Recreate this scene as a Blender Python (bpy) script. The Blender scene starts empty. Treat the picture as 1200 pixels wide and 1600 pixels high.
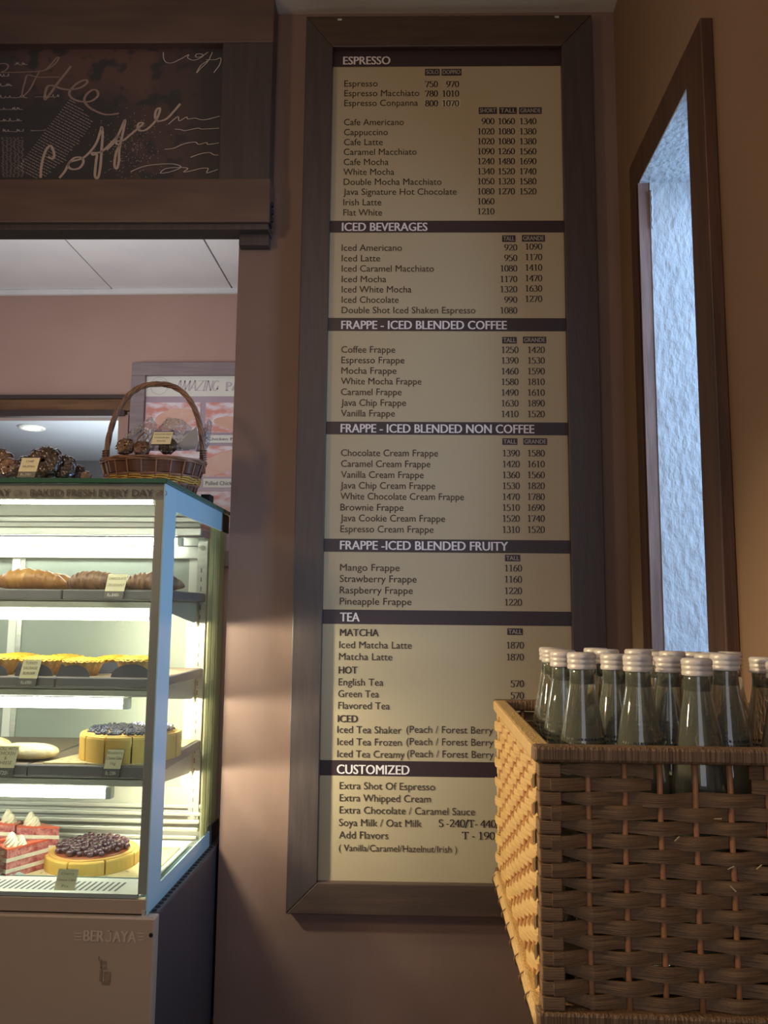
import bpy, math, random
from mathutils import Vector, Matrix
random.seed(7)
PI = math.pi
sc = bpy.context.scene

# ------------------------------------------------------------------ camera
F = 1270.0
PITCH, ROLL, YAW, YAWB = 0.12445, 0.00955, 0.04495, 0.02179
H = 1.15
cp, sp, cr, sr, cy, sy = math.cos(PITCH), math.sin(PITCH), math.cos(ROLL), math.sin(ROLL), math.cos(YAW), math.sin(YAW)
Ry = Matrix(((cy, 0, sy), (0, 1, 0), (-sy, 0, cy)))
Rp = Matrix(((1, 0, 0), (0, cp, sp), (0, -sp, cp)))
Rr = Matrix(((cr, -sr, 0), (sr, cr, 0), (0, 0, 1)))
R = Rr @ Rp @ Ry
RT = R.transposed()
def ray(px, py):
    d = RT @ Vector((px - 600, py - 800, F))
    return Vector((d.x, d.z, -d.y))
CAMP = Vector((0, 0, H))
def atY(px, py, y0):
    d = ray(px, py); return CAMP + d * (y0 / d.y)
def atX(px, py, x0):
    d = ray(px, py); return CAMP + d * (x0 / d.x)
NW = Vector((-0.02316, 0.99973, 0)); NW.normalize()
TW = Vector((NW.y, -NW.x, 0))
def atW(px, py, D):
    d = ray(px, py); return CAMP + d * (D / (NW.x * d.x + NW.y * d.y))
def uW(px, py, D):
    p = atW(px, py, D); return p.dot(TW), p.z
def wp(u, D, z):
    p = TW * u + NW * D; return (p.x, p.y, z)
cam_d = bpy.data.cameras.new('camera'); cam = bpy.data.objects.new('camera', cam_d); sc.collection.objects.link(cam)
cam_d.sensor_fit = 'VERTICAL'; cam_d.sensor_height = 32.0; cam_d.lens = 32.0 * F / 1600.0
cam_d.clip_start = 0.02
xr = RT @ Vector((1, 0, 0)); yd = RT @ Vector((0, 1, 0)); zf = RT @ Vector((0, 0, 1))
w = lambda v: Vector((v.x, v.z, -v.y))
cx_, cy_, cz_ = w(xr), -w(yd), -w(zf)
m = Matrix(((cx_.x, cy_.x, cz_.x, 0), (cx_.y, cy_.y, cz_.y, 0), (cx_.z, cy_.z, cz_.z, H), (0, 0, 0, 1)))
cam.matrix_world = m
sc.camera = cam

# ------------------------------------------------------------------ world, lamps, exposure
sc.view_settings.view_transform = 'Standard'; sc.view_settings.look = 'None'
sc.view_settings.gamma = 1; sc.view_settings.use_curve_mapping = False
sc.view_settings.exposure = 0.0
wd = bpy.data.worlds.new('world'); sc.world = wd; wd.use_nodes = True
wd.node_tree.nodes['Background'].inputs[0].default_value = (0.85, 0.74, 0.66, 1)
wd.node_tree.nodes['Background'].inputs[1].default_value = 0.26
def area(name, loc, target, size, size_y, power, col, spread=180):
    l = bpy.data.lights.new(name, 'AREA'); l.shape = 'RECTANGLE'; l.size = size; l.size_y = size_y
    l.energy = power; l.color = col; l.spread = math.radians(spread)
    o = bpy.data.objects.new(name, l); sc.collection.objects.link(o); o.location = loc
    o.rotation_euler = (Vector(target) - Vector(loc)).to_track_quat('-Z', 'Y').to_euler(); return o
area('daylight_side_window', (1.75, 1.80, 1.9), (0.6, 1.97, 1.4), 1.5, 1.9, 108, (0.42, 0.66, 1.0))
area('daylight_shop_front', (-0.3, -3.2, 1.7), (0.2, 1.5, 1.2), 1.6, 1.8, 20, (0.80, 0.86, 1.0))
area('kitchen_fill_up', (-1.6, 3.3, 2.1), (-1.6, 3.7, 3.0), 1.4, 0.7, 12, (1.0, 0.95, 0.95))  # unseen upward fill added to brighten the kitchen ceiling
area('kitchen_fill_side', (-4.0, 3.5, 1.5), (-1.0, 3.8, 1.7), 1.3, 1.3, 15, (1.0, 0.98, 1.0))  # unseen side fill added for kitchen wall and ceiling, no window there
area('warm_fill_above', (-0.4, -0.3, 3.0), (0.1, 1.0, 0.6), 0.4, 0.4, 6.0, (1.0, 0.68, 0.38))  # unseen lamp added overhead as warm ambient fill
area('warm_fill_left', (-1.6, 0.5, 2.1), (0.2, 1.2, 0.9), 0.3, 0.3, 11.0, (1.0, 0.68, 0.36))  # unseen warm lamp added at the left as fill
area('next_room_fill', (-2.1, 5.9, 1.7), (-2.1, 6.2, 3.0), 1.4, 1.4, 42, (0.92, 0.96, 1.0))  # unseen upward fill added to brighten the ceiling behind the hatch
def spot(name, loc, target, angle, blend, power, col, size=0.05):
    l = bpy.data.lights.new(name, 'SPOT'); l.energy = power; l.color = col; l.spot_size = math.radians(angle); l.spot_blend = blend; l.shadow_soft_size = size
    o = bpy.data.objects.new(name, l); sc.collection.objects.link(o); o.location = loc
    o.rotation_euler = (Vector(target) - Vector(loc)).to_track_quat('-Z', 'Y').to_euler(); return o
spot('basket_fill_spot', (-1.7, 0.75, 1.45), (0.25, 1.10, 0.90), 38, 0.8, 120, (1.0, 0.74, 0.42), 0.06)  # unseen spot added to brighten the basket side and right wall
for _z in (1.140, 0.925, 0.715):     # unseen lamps added under the shelves to brighten the wall outside
    area('wall_fill_lamp', (-0.70, 2.12, _z), (-0.50, 2.38, _z - 0.10), 0.05, 0.012, 4.5, (1.0, 0.88, 0.66))
TUBE = 26.0

sc.cycles.max_bounces = 14; sc.cycles.transmission_bounces = 14; sc.cycles.transparent_max_bounces = 24
sc.cycles.diffuse_bounces = 4; sc.cycles.glossy_bounces = 6
sc.cycles.sample_clamp_indirect = 6.0
sc.cycles.caustics_reflective = False; sc.cycles.caustics_refractive = False

# ------------------------------------------------------------------ materials
def S(r, g, b):   # sRGB bytes -> linear
    f = lambda c: (c / 255 / 12.92) if c / 255 <= 0.04045 else ((c / 255 + 0.055) / 1.055) ** 2.4
    return (f(r), f(g), f(b), 1)
def M(name, c1, c2=None, rough=0.5, metal=0.0, ns=6.0, st=(1, 1, 1), bump=0.0, bs=60.0, bst=(1, 1, 1), spec=0.5, coat=0.0, emit=0.0, sharp=(0.35, 0.65), sss=0.0):
    m = bpy.data.materials.new(name); m.use_nodes = True; nt = m.node_tree; b = nt.nodes['Principled BSDF']
    b.inputs['Base Color'].default_value = c1; b.inputs['Roughness'].default_value = rough
    b.inputs['Metallic'].default_value = metal; b.inputs['Specular IOR Level'].default_value = spec
    b.inputs['Coat Weight'].default_value = coat
    if emit: b.inputs['Emission Color'].default_value = c1; b.inputs['Emission Strength'].default_value = emit
    if sss:
        b.inputs['Subsurface Weight'].default_value = sss; b.inputs['Subsurface Radius'].default_value = (0.01, 0.006, 0.003)
    tc = nt.nodes.new('ShaderNodeTexCoord')
    if c2:
        mp = nt.nodes.new('ShaderNodeMapping'); mp.inputs['Scale'].default_value = st
        nz = nt.nodes.new('ShaderNodeTexNoise'); nz.inputs['Scale'].default_value = ns; nz.inputs['Detail'].default_value = 5
        rp = nt.nodes.new('ShaderNodeValToRGB'); rp.color_ramp.elements[0].color = c1; rp.color_ramp.elements[1].color = c2
        rp.color_ramp.elements[0].position = sharp[0]; rp.color_ramp.elements[1].position = sharp[1]
        nt.links.new(tc.outputs['Object'], mp.inputs[0]); nt.links.new(mp.outputs[0], nz.inputs['Vector'])
        nt.links.new(nz.outputs['Fac'], rp.inputs[0]); nt.links.new(rp.outputs[0], b.inputs['Base Color'])
    if bump:
        mp2 = nt.nodes.new('ShaderNodeMapping'); mp2.inputs['Scale'].default_value = bst
        n2 = nt.nodes.new('ShaderNodeTexNoise'); n2.inputs['Scale'].default_value = bs; n2.inputs['Detail'].default_value = 3
        bp = nt.nodes.new('ShaderNodeBump'); bp.inputs['Strength'].default_value = bump; bp.inputs['Distance'].default_value = 0.01
        nt.links.new(tc.outputs['Object'], mp2.inputs[0]); nt.links.new(mp2.outputs[0], n2.inputs['Vector'])
        nt.links.new(n2.outputs['Fac'], bp.inputs['Height']); nt.links.new(bp.outputs[0], b.inputs['Normal'])
    return m
def pane_mat(name, tint=(0.95, 0.98, 0.96, 1), gloss=1.0, rough=0.02, haze=0.0, hazecol=(0.5, 0.55, 0.5, 1), bump=0.0, bs=30):
    m = bpy.data.materials.new(name); m.use_nodes = True; nt = m.node_tree
    nt.nodes.remove(nt.nodes['Principled BSDF']); out = nt.nodes['Material Output']
    t = nt.nodes.new('ShaderNodeBsdfTransparent'); t.inputs[0].default_value = tint
    g = nt.nodes.new('ShaderNodeBsdfGlossy'); g.inputs['Roughness'].default_value = rough
    fr = nt.nodes.new('ShaderNodeFresnel'); fr.inputs['IOR'].default_value = 1.45
    mu = nt.nodes.new('ShaderNodeMath'); mu.operation = 'MULTIPLY'; mu.inputs[1].default_value = gloss; mu.use_clamp = True
    mx = nt.nodes.new('ShaderNodeMixShader')
    nt.links.new(fr.outputs[0], mu.inputs[0]); nt.links.new(mu.outputs[0], mx.inputs[0])
    nt.links.new(t.outputs[0], mx.inputs[1]); nt.links.new(g.outputs[0], mx.inputs[2])
    last = mx
    if haze:
        d = nt.nodes.new('ShaderNodeBsdfDiffuse'); d.inputs[0].default_value = hazecol
        m2 = nt.nodes.new('ShaderNodeMixShader'); m2.inputs[0].default_value = haze
        nt.links.new(mx.outputs[0], m2.inputs[1]); nt.links.new(d.outputs[0], m2.inputs[2]); last = m2
    if bump:
        tc = nt.nodes.new('ShaderNodeTexCoord'); n2 = nt.nodes.new('ShaderNodeTexNoise'); n2.inputs['Scale'].default_value = bs
        bp = nt.nodes.new('ShaderNodeBump'); bp.inputs['Strength'].default_value = bump; bp.inputs['Distance'].default_value = 0.02
        nt.links.new(tc.outputs['Object'], n2.inputs['Vector']); nt.links.new(n2.outputs['Fac'], bp.inputs['Height'])
        nt.links.new(bp.outputs[0], g.inputs['Normal']); nt.links.new(bp.outputs[0], fr.inputs['Normal'])
    nt.links.new(last.outputs[0], out.inputs[0]); return m
def glass_mat(name, col, ior, cloud=0.0, ccol=(0.5, 0.6, 0.5, 1)):
    m = bpy.data.materials.new(name); m.use_nodes = True; nt = m.node_tree; b = nt.nodes['Principled BSDF']
    b.inputs['Base Color'].default_value = col; b.inputs['Roughness'].default_value = 0.0
    b.inputs['Transmission Weight'].default_value = 1.0; b.inputs['IOR'].default_value = ior; b.inputs['Coat Weight'].default_value = 1.0; b.inputs['Coat Roughness'].default_value = 0.03
    if cloud:
        d = nt.nodes.new('ShaderNodeBsdfDiffuse'); d.inputs[0].default_value = ccol; mx = nt.nodes.new('ShaderNodeMixShader'); mx.inputs[0].default_value = cloud
        nt.links.new(b.outputs[0], mx.inputs[1]); nt.links.new(d.outputs[0], mx.inputs[2]); nt.links.new(mx.outputs[0], nt.nodes['Material Output'].inputs[0])
    return m

WOODST = (1, 1, 12)
m_wall = M('brown_paint', (0.235, 0.145, 0.115, 1), (0.205, 0.125, 0.098, 1), rough=0.6, ns=3, bump=0.12, bs=25, bst=(1, 1, .5))
m_wallr = M('tan_wall', (0.275, 0.172, 0.104, 1), (0.25, 0.155, 0.093, 1), rough=0.6, ns=3, bump=0.15, bs=22)  # right wall tone, warmer than the back wall
m_pink = M('pink_paint', (0.40, 0.262, 0.218, 1), (0.37, 0.243, 0.20, 1), rough=0.7, ns=2.5, bump=0.05, bs=12)
m_ceil = M('ceiling_paint', (0.84, 0.80, 0.72, 1), (0.78, 0.74, 0.66, 1), rough=0.8, ns=3)
m_tile = M('ceiling_tile_white', (0.72, 0.72, 0.72, 1), (0.66, 0.66, 0.67, 1), rough=0.8, ns=3, bump=0.05, bs=30)
m_floor = M('floor_tile', (0.12, 0.09, 0.07, 1), (0.15, 0.11, 0.085, 1), rough=0.35, ns=5)
m_dark = M('dark_wood', (0.058, 0.041, 0.037, 1), (0.074, 0.052, 0.047, 1), rough=0.42, ns=7, st=(9, 9, 0.7), bump=0.06, bs=40, bst=(8, 8, .6))
m_darkh = M('dark_wood_rail', (0.058, 0.036, 0.026, 1), (0.085, 0.050, 0.034, 1), rough=0.42, ns=5, st=(0.8, 9, 9), bump=0.06, bs=40, bst=(.6, 8, 8))
m_head = M('header_wood', (0.105, 0.062, 0.048, 1), (0.145, 0.084, 0.062, 1), rough=0.45, ns=4, st=(0.8, 9, 6), bump=0.05, bs=40, bst=(.6, 8, 8))
m_winwood = M('reddish_wood', (0.052, 0.022, 0.013, 1), (0.095, 0.042, 0.022, 1), rough=0.45, ns=6, st=(9, 9, 0.6), bump=0.08, bs=40, bst=(8, 8, .5))
m_lining = M('worn_lining_wood', (0.13, 0.07, 0.05, 1), (0.22, 0.13, 0.105, 1), rough=0.6, ns=6, st=(9, 9, 0.8), bump=0.1, bs=40, bst=(8, 8, .5))
m_plaster = M('rough_white_plaster', (0.44, 0.455, 0.475, 1), (0.39, 0.405, 0.425, 1), rough=0.85, ns=10, bump=0.55, bs=55, bst=(1, 1, .55))
m_panel = M('menu_print_beige', (0.47, 0.375, 0.232, 1), (0.45, 0.355, 0.22, 1), rough=0.38, ns=2)
m_band = M('menu_band_maroon', (0.038, 0.020, 0.022, 1), rough=0.4)
m_ink = M('menu_ink', (0.035, 0.022, 0.016, 1), rough=0.5)
m_inkb = M('price_ink', (0.022, 0.014, 0.011, 1), rough=0.5)
m_head_t = M('heading_ink', (0.78, 0.70, 0.70, 1), rough=0.5)
m_chip_t = M('chip_ink', (0.42, 0.38, 0.33, 1), rough=0.5)
m_patch = M('price_sticker', (0.52, 0.45, 0.29, 1), rough=0.5)
m_steel = M('brushed_steel', (0.52, 0.53, 0.47, 1), (0.62, 0.63, 0.56, 1), rough=0.32, metal=0.45, ns=4, st=(0.6, 8, 20))
m_white = M('white_enamel', (0.82, 0.83, 0.74, 1), (0.76, 0.78, 0.70, 1), rough=0.35, ns=6)
m_greym = M('shelf_lip_metal', (0.50, 0.51, 0.42, 1), (0.44, 0.45, 0.38, 1), rough=0.4, metal=0.3, ns=6)
m_base = M('greige_steel_front', (0.50, 0.40, 0.32, 1), (0.45, 0.36, 0.285, 1), rough=0.38, metal=0.25, ns=2.2, bump=0.02, bs=12)
m_baseside = M('dark_side_panel', (0.060, 0.055, 0.066, 1), (0.052, 0.048, 0.060, 1), rough=0.35, ns=2)
m_emboss = M('embossed_steel', (0.60, 0.49, 0.40, 1), rough=0.3)
m_trimd = M('dark_grey_trim', (0.09, 0.09, 0.09, 1), rough=0.5)
m_post = M('greige_post', (0.78, 0.70, 0.61, 1), (0.70, 0.63, 0.55, 1), rough=0.3, metal=0.0, ns=2)
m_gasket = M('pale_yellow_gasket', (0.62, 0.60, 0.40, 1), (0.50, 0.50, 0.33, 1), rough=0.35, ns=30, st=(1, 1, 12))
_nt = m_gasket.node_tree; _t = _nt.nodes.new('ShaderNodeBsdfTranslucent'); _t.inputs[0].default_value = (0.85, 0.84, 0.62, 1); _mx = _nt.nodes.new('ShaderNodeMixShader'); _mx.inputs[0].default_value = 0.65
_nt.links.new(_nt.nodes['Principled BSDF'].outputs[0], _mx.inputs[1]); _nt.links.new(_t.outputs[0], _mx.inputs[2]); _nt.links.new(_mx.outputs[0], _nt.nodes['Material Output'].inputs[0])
m_bluefilm = M('blue_grey_glass_border', (0.44, 0.68, 0.80, 1), (0.40, 0.64, 0.77, 1), rough=0.22, ns=2, coat=0.4)
m_greenedge = M('green_glass_edge', (0.045, 0.15, 0.10, 1), rough=0.15, coat=0.5)
m_pane = pane_mat('case_glass', gloss=0.9, haze=0.045, hazecol=(0.75, 0.78, 0.68, 1))  # haze puts flare over the pastries into the glass colour
m_spane = pane_mat('case_side_glass', gloss=0.4)
m_topglass = pane_mat('top_glass', tint=(0.75, 0.9, 0.82, 1), gloss=1.0, haze=0.25, hazecol=(0.3, 0.5, 0.42, 1))
m_door = pane_mat('rear_door_glass', tint=(0.62, 0.70, 0.66, 1), gloss=1.4, haze=0.6, hazecol=(0.50, 0.57, 0.50, 1))
m_wrap = pane_mat('clear_wrap', tint=(0.93, 0.93, 0.93, 1), gloss=3.0, rough=0.08, bump=1.0, bs=45)
m_bag = pane_mat('clear_bag_film', tint=(0.93, 0.93, 0.95, 1), gloss=3.0, rough=0.1, haze=0.22, hazecol=(0.62, 0.62, 0.64, 1), bump=1.0, bs=60)
m_acryl = pane_mat('clear_acrylic', tint=(0.9, 0.93, 0.88, 1), gloss=1.5, rough=0.05)
m_acet = pane_mat('clear_acetate', tint=(0.95, 0.92, 0.92, 1), gloss=2.0, rough=0.05)
m_tube = M('lit_tube', (1.0, 0.99, 0.88, 1), rough=0.5, emit=TUBE)
m_strip = M('glass_print_strip', (0.50, 0.46, 0.43, 1), (0.45, 0.41, 0.385, 1), rough=0.25, ns=3)
m_stript = M('strip_lettering', (0.055, 0.05, 0.05, 1), rough=0.4)
m_stripl = M('strip_bean_mark', (0.20, 0.18, 0.165, 1), rough=0.4)
m_black = M('black_paint', (0.012, 0.012, 0.013, 1), rough=0.5)
m_slot = M('black_slot', (0.006, 0.006, 0.006, 1), rough=0.9)
m_slotg = M('grey_slot', (0.13, 0.14, 0.14, 1), rough=0.8)
m_board = M('melamine_board', (0.20, 0.155, 0.115, 1), (0.26, 0.20, 0.14, 1), rough=0.5, ns=4, st=(1, 8, 8))
m_boardf = M('melamine_edge', (0.13, 0.125, 0.135, 1), (0.16, 0.15, 0.155, 1), rough=0.5, ns=5)
m_tray = M('pale_green_tray', (0.46, 0.58, 0.50, 1), (0.42, 0.54, 0.47, 1), rough=0.35, ns=3)
m_trayw = M('grey_white_tray', (0.50, 0.52, 0.47, 1), (0.44, 0.46, 0.42, 1), rough=0.35, ns=6)
m_doily = M('printed_cake_card', (0.66, 0.56, 0.30, 1), (0.22, 0.17, 0.09, 1), rough=0.6, ns=45, sharp=(0.60, 0.68))
m_cheese = M('baked_cheesecake', (0.72, 0.43, 0.075, 1), (0.78, 0.50, 0.11, 1), rough=0.55, ns=20, bump=0.1, bs=80)
m_chtop = M('cheesecake_top', (0.62, 0.33, 0.07, 1), (0.72, 0.44, 0.12, 1), rough=0.5, ns=20)
m_blueb = M('blueberry', (0.02, 0.022, 0.045, 1), (0.07, 0.075, 0.11, 1), rough=0.22, ns=40)
m_cherry = M('dark_cherry', (0.045, 0.012, 0.025, 1), (0.12, 0.04, 0.06, 1), rough=0.15, ns=40, coat=0.6)
m_jam = M('fruit_glaze', (0.28, 0.07, 0.03, 1), rough=0.2)
m_velvet = M('red_velvet_sponge', (0.36, 0.05, 0.05, 1), (0.66, 0.26, 0.22, 1), rough=0.8, ns=90, bump=0.5, bs=160)
m_velvettop = M('red_glaze', (0.60, 0.08, 0.03, 1), (0.70, 0.13, 0.05, 1), rough=0.3, ns=15)
m_cream = M('whipped_cream', (0.85, 0.78, 0.58, 1), (0.78, 0.70, 0.50, 1), rough=0.5, ns=30, bump=0.3, bs=90)
m_crois = M('croissant_crust', (0.50, 0.26, 0.07, 1), (0.34, 0.15, 0.05, 1), rough=0.4, ns=14, st=(3, 1, 1), bump=0.3, bs=60, bst=(3, 1, 1))
m_choc = M('chocolate_croissant_crust', (0.14, 0.07, 0.045, 1), (0.34, 0.19, 0.10, 1), rough=0.4, ns=30, st=(4, .6, .6), bump=0.3, bs=60, bst=(3, 1, 1))
m_flaky = M('flaky_pastry', (0.72, 0.43, 0.12, 1), (0.50, 0.24, 0.07, 1), rough=0.6, ns=35, bump=0.6, bs=90)
m_cheesy = M('melted_cheese', (0.85, 0.55, 0.04, 1), (0.60, 0.28, 0.03, 1), rough=0.35, ns=40, bump=0.8, bs=90, sharp=(.45, .75))
m_paper = M('black_paper_tray', (0.035, 0.04, 0.055, 1), rough=0.5)
m_bread = M('floury_bread', (0.78, 0.56, 0.22, 1), (0.80, 0.70, 0.48, 1), rough=0.7, ns=22, st=(.6, 3, 1), bump=0.4, bs=60)
m_card = M('cream_card', (0.84, 0.77, 0.50, 1), rough=0.5)
m_cardk = M('card_price_strip', (0.10, 0.095, 0.09, 1), rough=0.4)
m_cardink = M('card_ink', (0.15, 0.11, 0.06, 1), rough=0.5)
m_cardw = M('card_price_ink', (0.65, 0.63, 0.60, 1), rough=0.5)
m_cookie = M('chocolate_cookie', (0.075, 0.035, 0.022, 1), (0.20, 0.11, 0.06, 1), rough=0.45, ns=28, bump=0.8, bs=50)
m_cookiel = M('pale_cookie', (0.48, 0.25, 0.11, 1), (0.28, 0.13, 0.06, 1), rough=0.5, ns=28, bump=0.6, bs=50)
m_wick = M('dark_wicker', (0.17, 0.08, 0.048, 1), (0.30, 0.155, 0.09, 1), rough=0.45, ns=30)
m_wickw = M('wide_wicker_strip', (0.095, 0.038, 0.024, 1), (0.13, 0.055, 0.035, 1), rough=0.4, ns=20, st=(1, 1, 8))
m_wickg = M('golden_wicker', (0.62, 0.38, 0.07, 1), (0.40, 0.20, 0.04, 1), rough=0.3, ns=40)
m_grey = M('grey_card', (0.34, 0.35, 0.37, 1), rough=0.6)
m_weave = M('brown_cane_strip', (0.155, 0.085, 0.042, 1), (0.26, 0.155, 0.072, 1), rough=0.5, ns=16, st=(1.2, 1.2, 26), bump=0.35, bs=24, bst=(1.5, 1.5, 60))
m_weave_lit = M('lit_cane_strip', (0.58, 0.40, 0.16, 1), (0.74, 0.53, 0.23, 1), rough=0.5, ns=16, st=(1.2, 1.2, 26), bump=0.35, bs=24, bst=(1.5, 1.5, 60))  # same cane, light on the left side put into its colour
m_stake = M('reddish_cane_stake', (0.46, 0.22, 0.10, 1), (0.36, 0.165, 0.075, 1), rough=0.45, ns=10)
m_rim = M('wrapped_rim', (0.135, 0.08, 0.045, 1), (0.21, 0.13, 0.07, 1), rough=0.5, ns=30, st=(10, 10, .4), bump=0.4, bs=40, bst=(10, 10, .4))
m_rim_lit = M('wrapped_rim_lit', (0.54, 0.37, 0.15, 1), (0.66, 0.46, 0.20, 1), rough=0.5, ns=30, st=(10, 10, .4), bump=0.4, bs=40, bst=(10, 10, .4))  # rim copy with the left-hand light put into its colour
m_bottle = glass_mat('bottle_glass', (0.92, 0.97, 0.93, 1), 1.30, 0.10, (0.62, 0.70, 0.58, 1))
m_cap = M('silver_white_cap', (0.62, 0.60, 0.60, 1), rough=0.35, metal=0.1)
m_prt = M('bottle_print', (0.02, 0.025, 0.025, 1), rough=0.5)
m_pframe = M('poster_frame_greyish_wood', (0.20, 0.155, 0.165, 1), (0.25, 0.195, 0.205, 1), rough=0.5, ns=5, st=(1, 8, 8))
m_poster = M('poster_mauve', (0.36, 0.27, 0.34, 1), (0.42, 0.33, 0.39, 1), rough=0.3, ns=2)
m_pwhite = M('poster_cream', (0.66, 0.66, 0.60, 1), rough=0.4)
m_pink_ink = M('poster_lettering', (0.46, 0.40, 0.45, 1), rough=0.4)
m_photo = M('poster_food_photo', (0.62, 0.26, 0.22, 1), (0.72, 0.66, 0.72, 1), rough=0.35, ns=9, st=(1, 1, 2.4), sharp=(.42, .58))
m_bun = M('poster_bun_print', (0.62, 0.36, 0.27, 1), (0.68, 0.46, 0.38, 1), rough=0.35, ns=9)
m_trimwood = M('kitchen_trim_wood', (0.17, 0.085, 0.035, 1), (0.10, 0.048, 0.022, 1), rough=0.4, ns=5, st=(.8, 8, 8))
m_trimlight = M('pale_trim_wood', (0.30, 0.18, 0.14, 1), (0.34, 0.21, 0.17, 1), rough=0.5, ns=5, st=(8, 8, .8))
m_trimdk = M('kitchen_trim_dark', (0.045, 0.030, 0.028, 1), rough=0.4)
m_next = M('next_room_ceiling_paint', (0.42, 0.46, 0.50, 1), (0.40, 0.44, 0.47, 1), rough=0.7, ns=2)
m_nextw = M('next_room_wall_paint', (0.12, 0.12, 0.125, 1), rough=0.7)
m_lamp = M('downlight_lens', (1, 1, 1, 1), emit=6.0)
m_scr = M('sign_script_tan', (0.50, 0.37, 0.31, 1), rough=0.5)
m_scr2 = M('sign_script_pale', (0.62, 0.54, 0.49, 1), rough=0.5)
m_scr3 = M('sign_script_dim', (0.33, 0.22, 0.19, 1), rough=0.5)
m_scr4 = M('sign_fine_print', (0.50, 0.41, 0.36, 1), rough=0.5)

def sign_mat():
    m = M('sign_panel_print', (0.032, 0.027, 0.028, 1), rough=0.4); nt = m.node_tree; b = nt.nodes['Principled BSDF']
    tc = nt.nodes.new('ShaderNodeTexCoord'); n1 = nt.nodes.new('ShaderNodeTexNoise'); n1.inputs['Scale'].default_value = 16; n1.inputs['Detail'].default_value = 8
    se = nt.nodes.new('ShaderNodeSeparateXYZ'); nt.links.new(tc.outputs['Generated'], se.inputs[0]); nt.links.new(tc.outputs['Object'], n1.inputs['Vector'])
    def rmp(src, a, bb, inv=False):
        r = nt.nodes.new('ShaderNodeMapRange'); r.inputs[1].default_value = a; r.inputs[2].default_value = bb
        nt.links.new(src, r.inputs[0]); return r.outputs[0]
    def op(o, a, c):
        q = nt.nodes.new('ShaderNodeMath'); q.operation = o
        for i, v in enumerate((a, c)):
            if isinstance(v, float): q.inputs[i].default_value = v
            else: nt.links.new(v, q.inputs[i])
        return q.outputs[0]
    mk = op('MULTIPLY', rmp(se.outputs['X'], 0.42, 0.52), op('SUBTRACT', 1.0, rmp(se.outputs['X'], 0.80, 0.84)))
    mk = op('MULTIPLY', mk, rmp(se.outputs['Z'], 0.55, 0.80))
    mk = op('ADD', mk, op('MULTIPLY', op('MULTIPLY', rmp(se.outputs['X'], 0.72, 0.80), op('SUBTRACT', 1.0, rmp(se.outputs['X'], 0.90, 0.97))), 0.5))
    mk = op('MULTIPLY', mk, rmp(n1.outputs['Fac'], 0.40, 0.47))
    mx = nt.nodes.new('ShaderNodeMix'); mx.data_type = 'RGBA'; nt.links.new(mk, mx.inputs[0])
    mx.inputs[6].default_value = (0.050, 0.043, 0.045, 1); mx.inputs[7].default_value = (0.135, 0.072, 0.062, 1)
    nt.links.new(mx.outputs[2], b.inputs['Base Color']); return m
m_sign = sign_mat()

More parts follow.
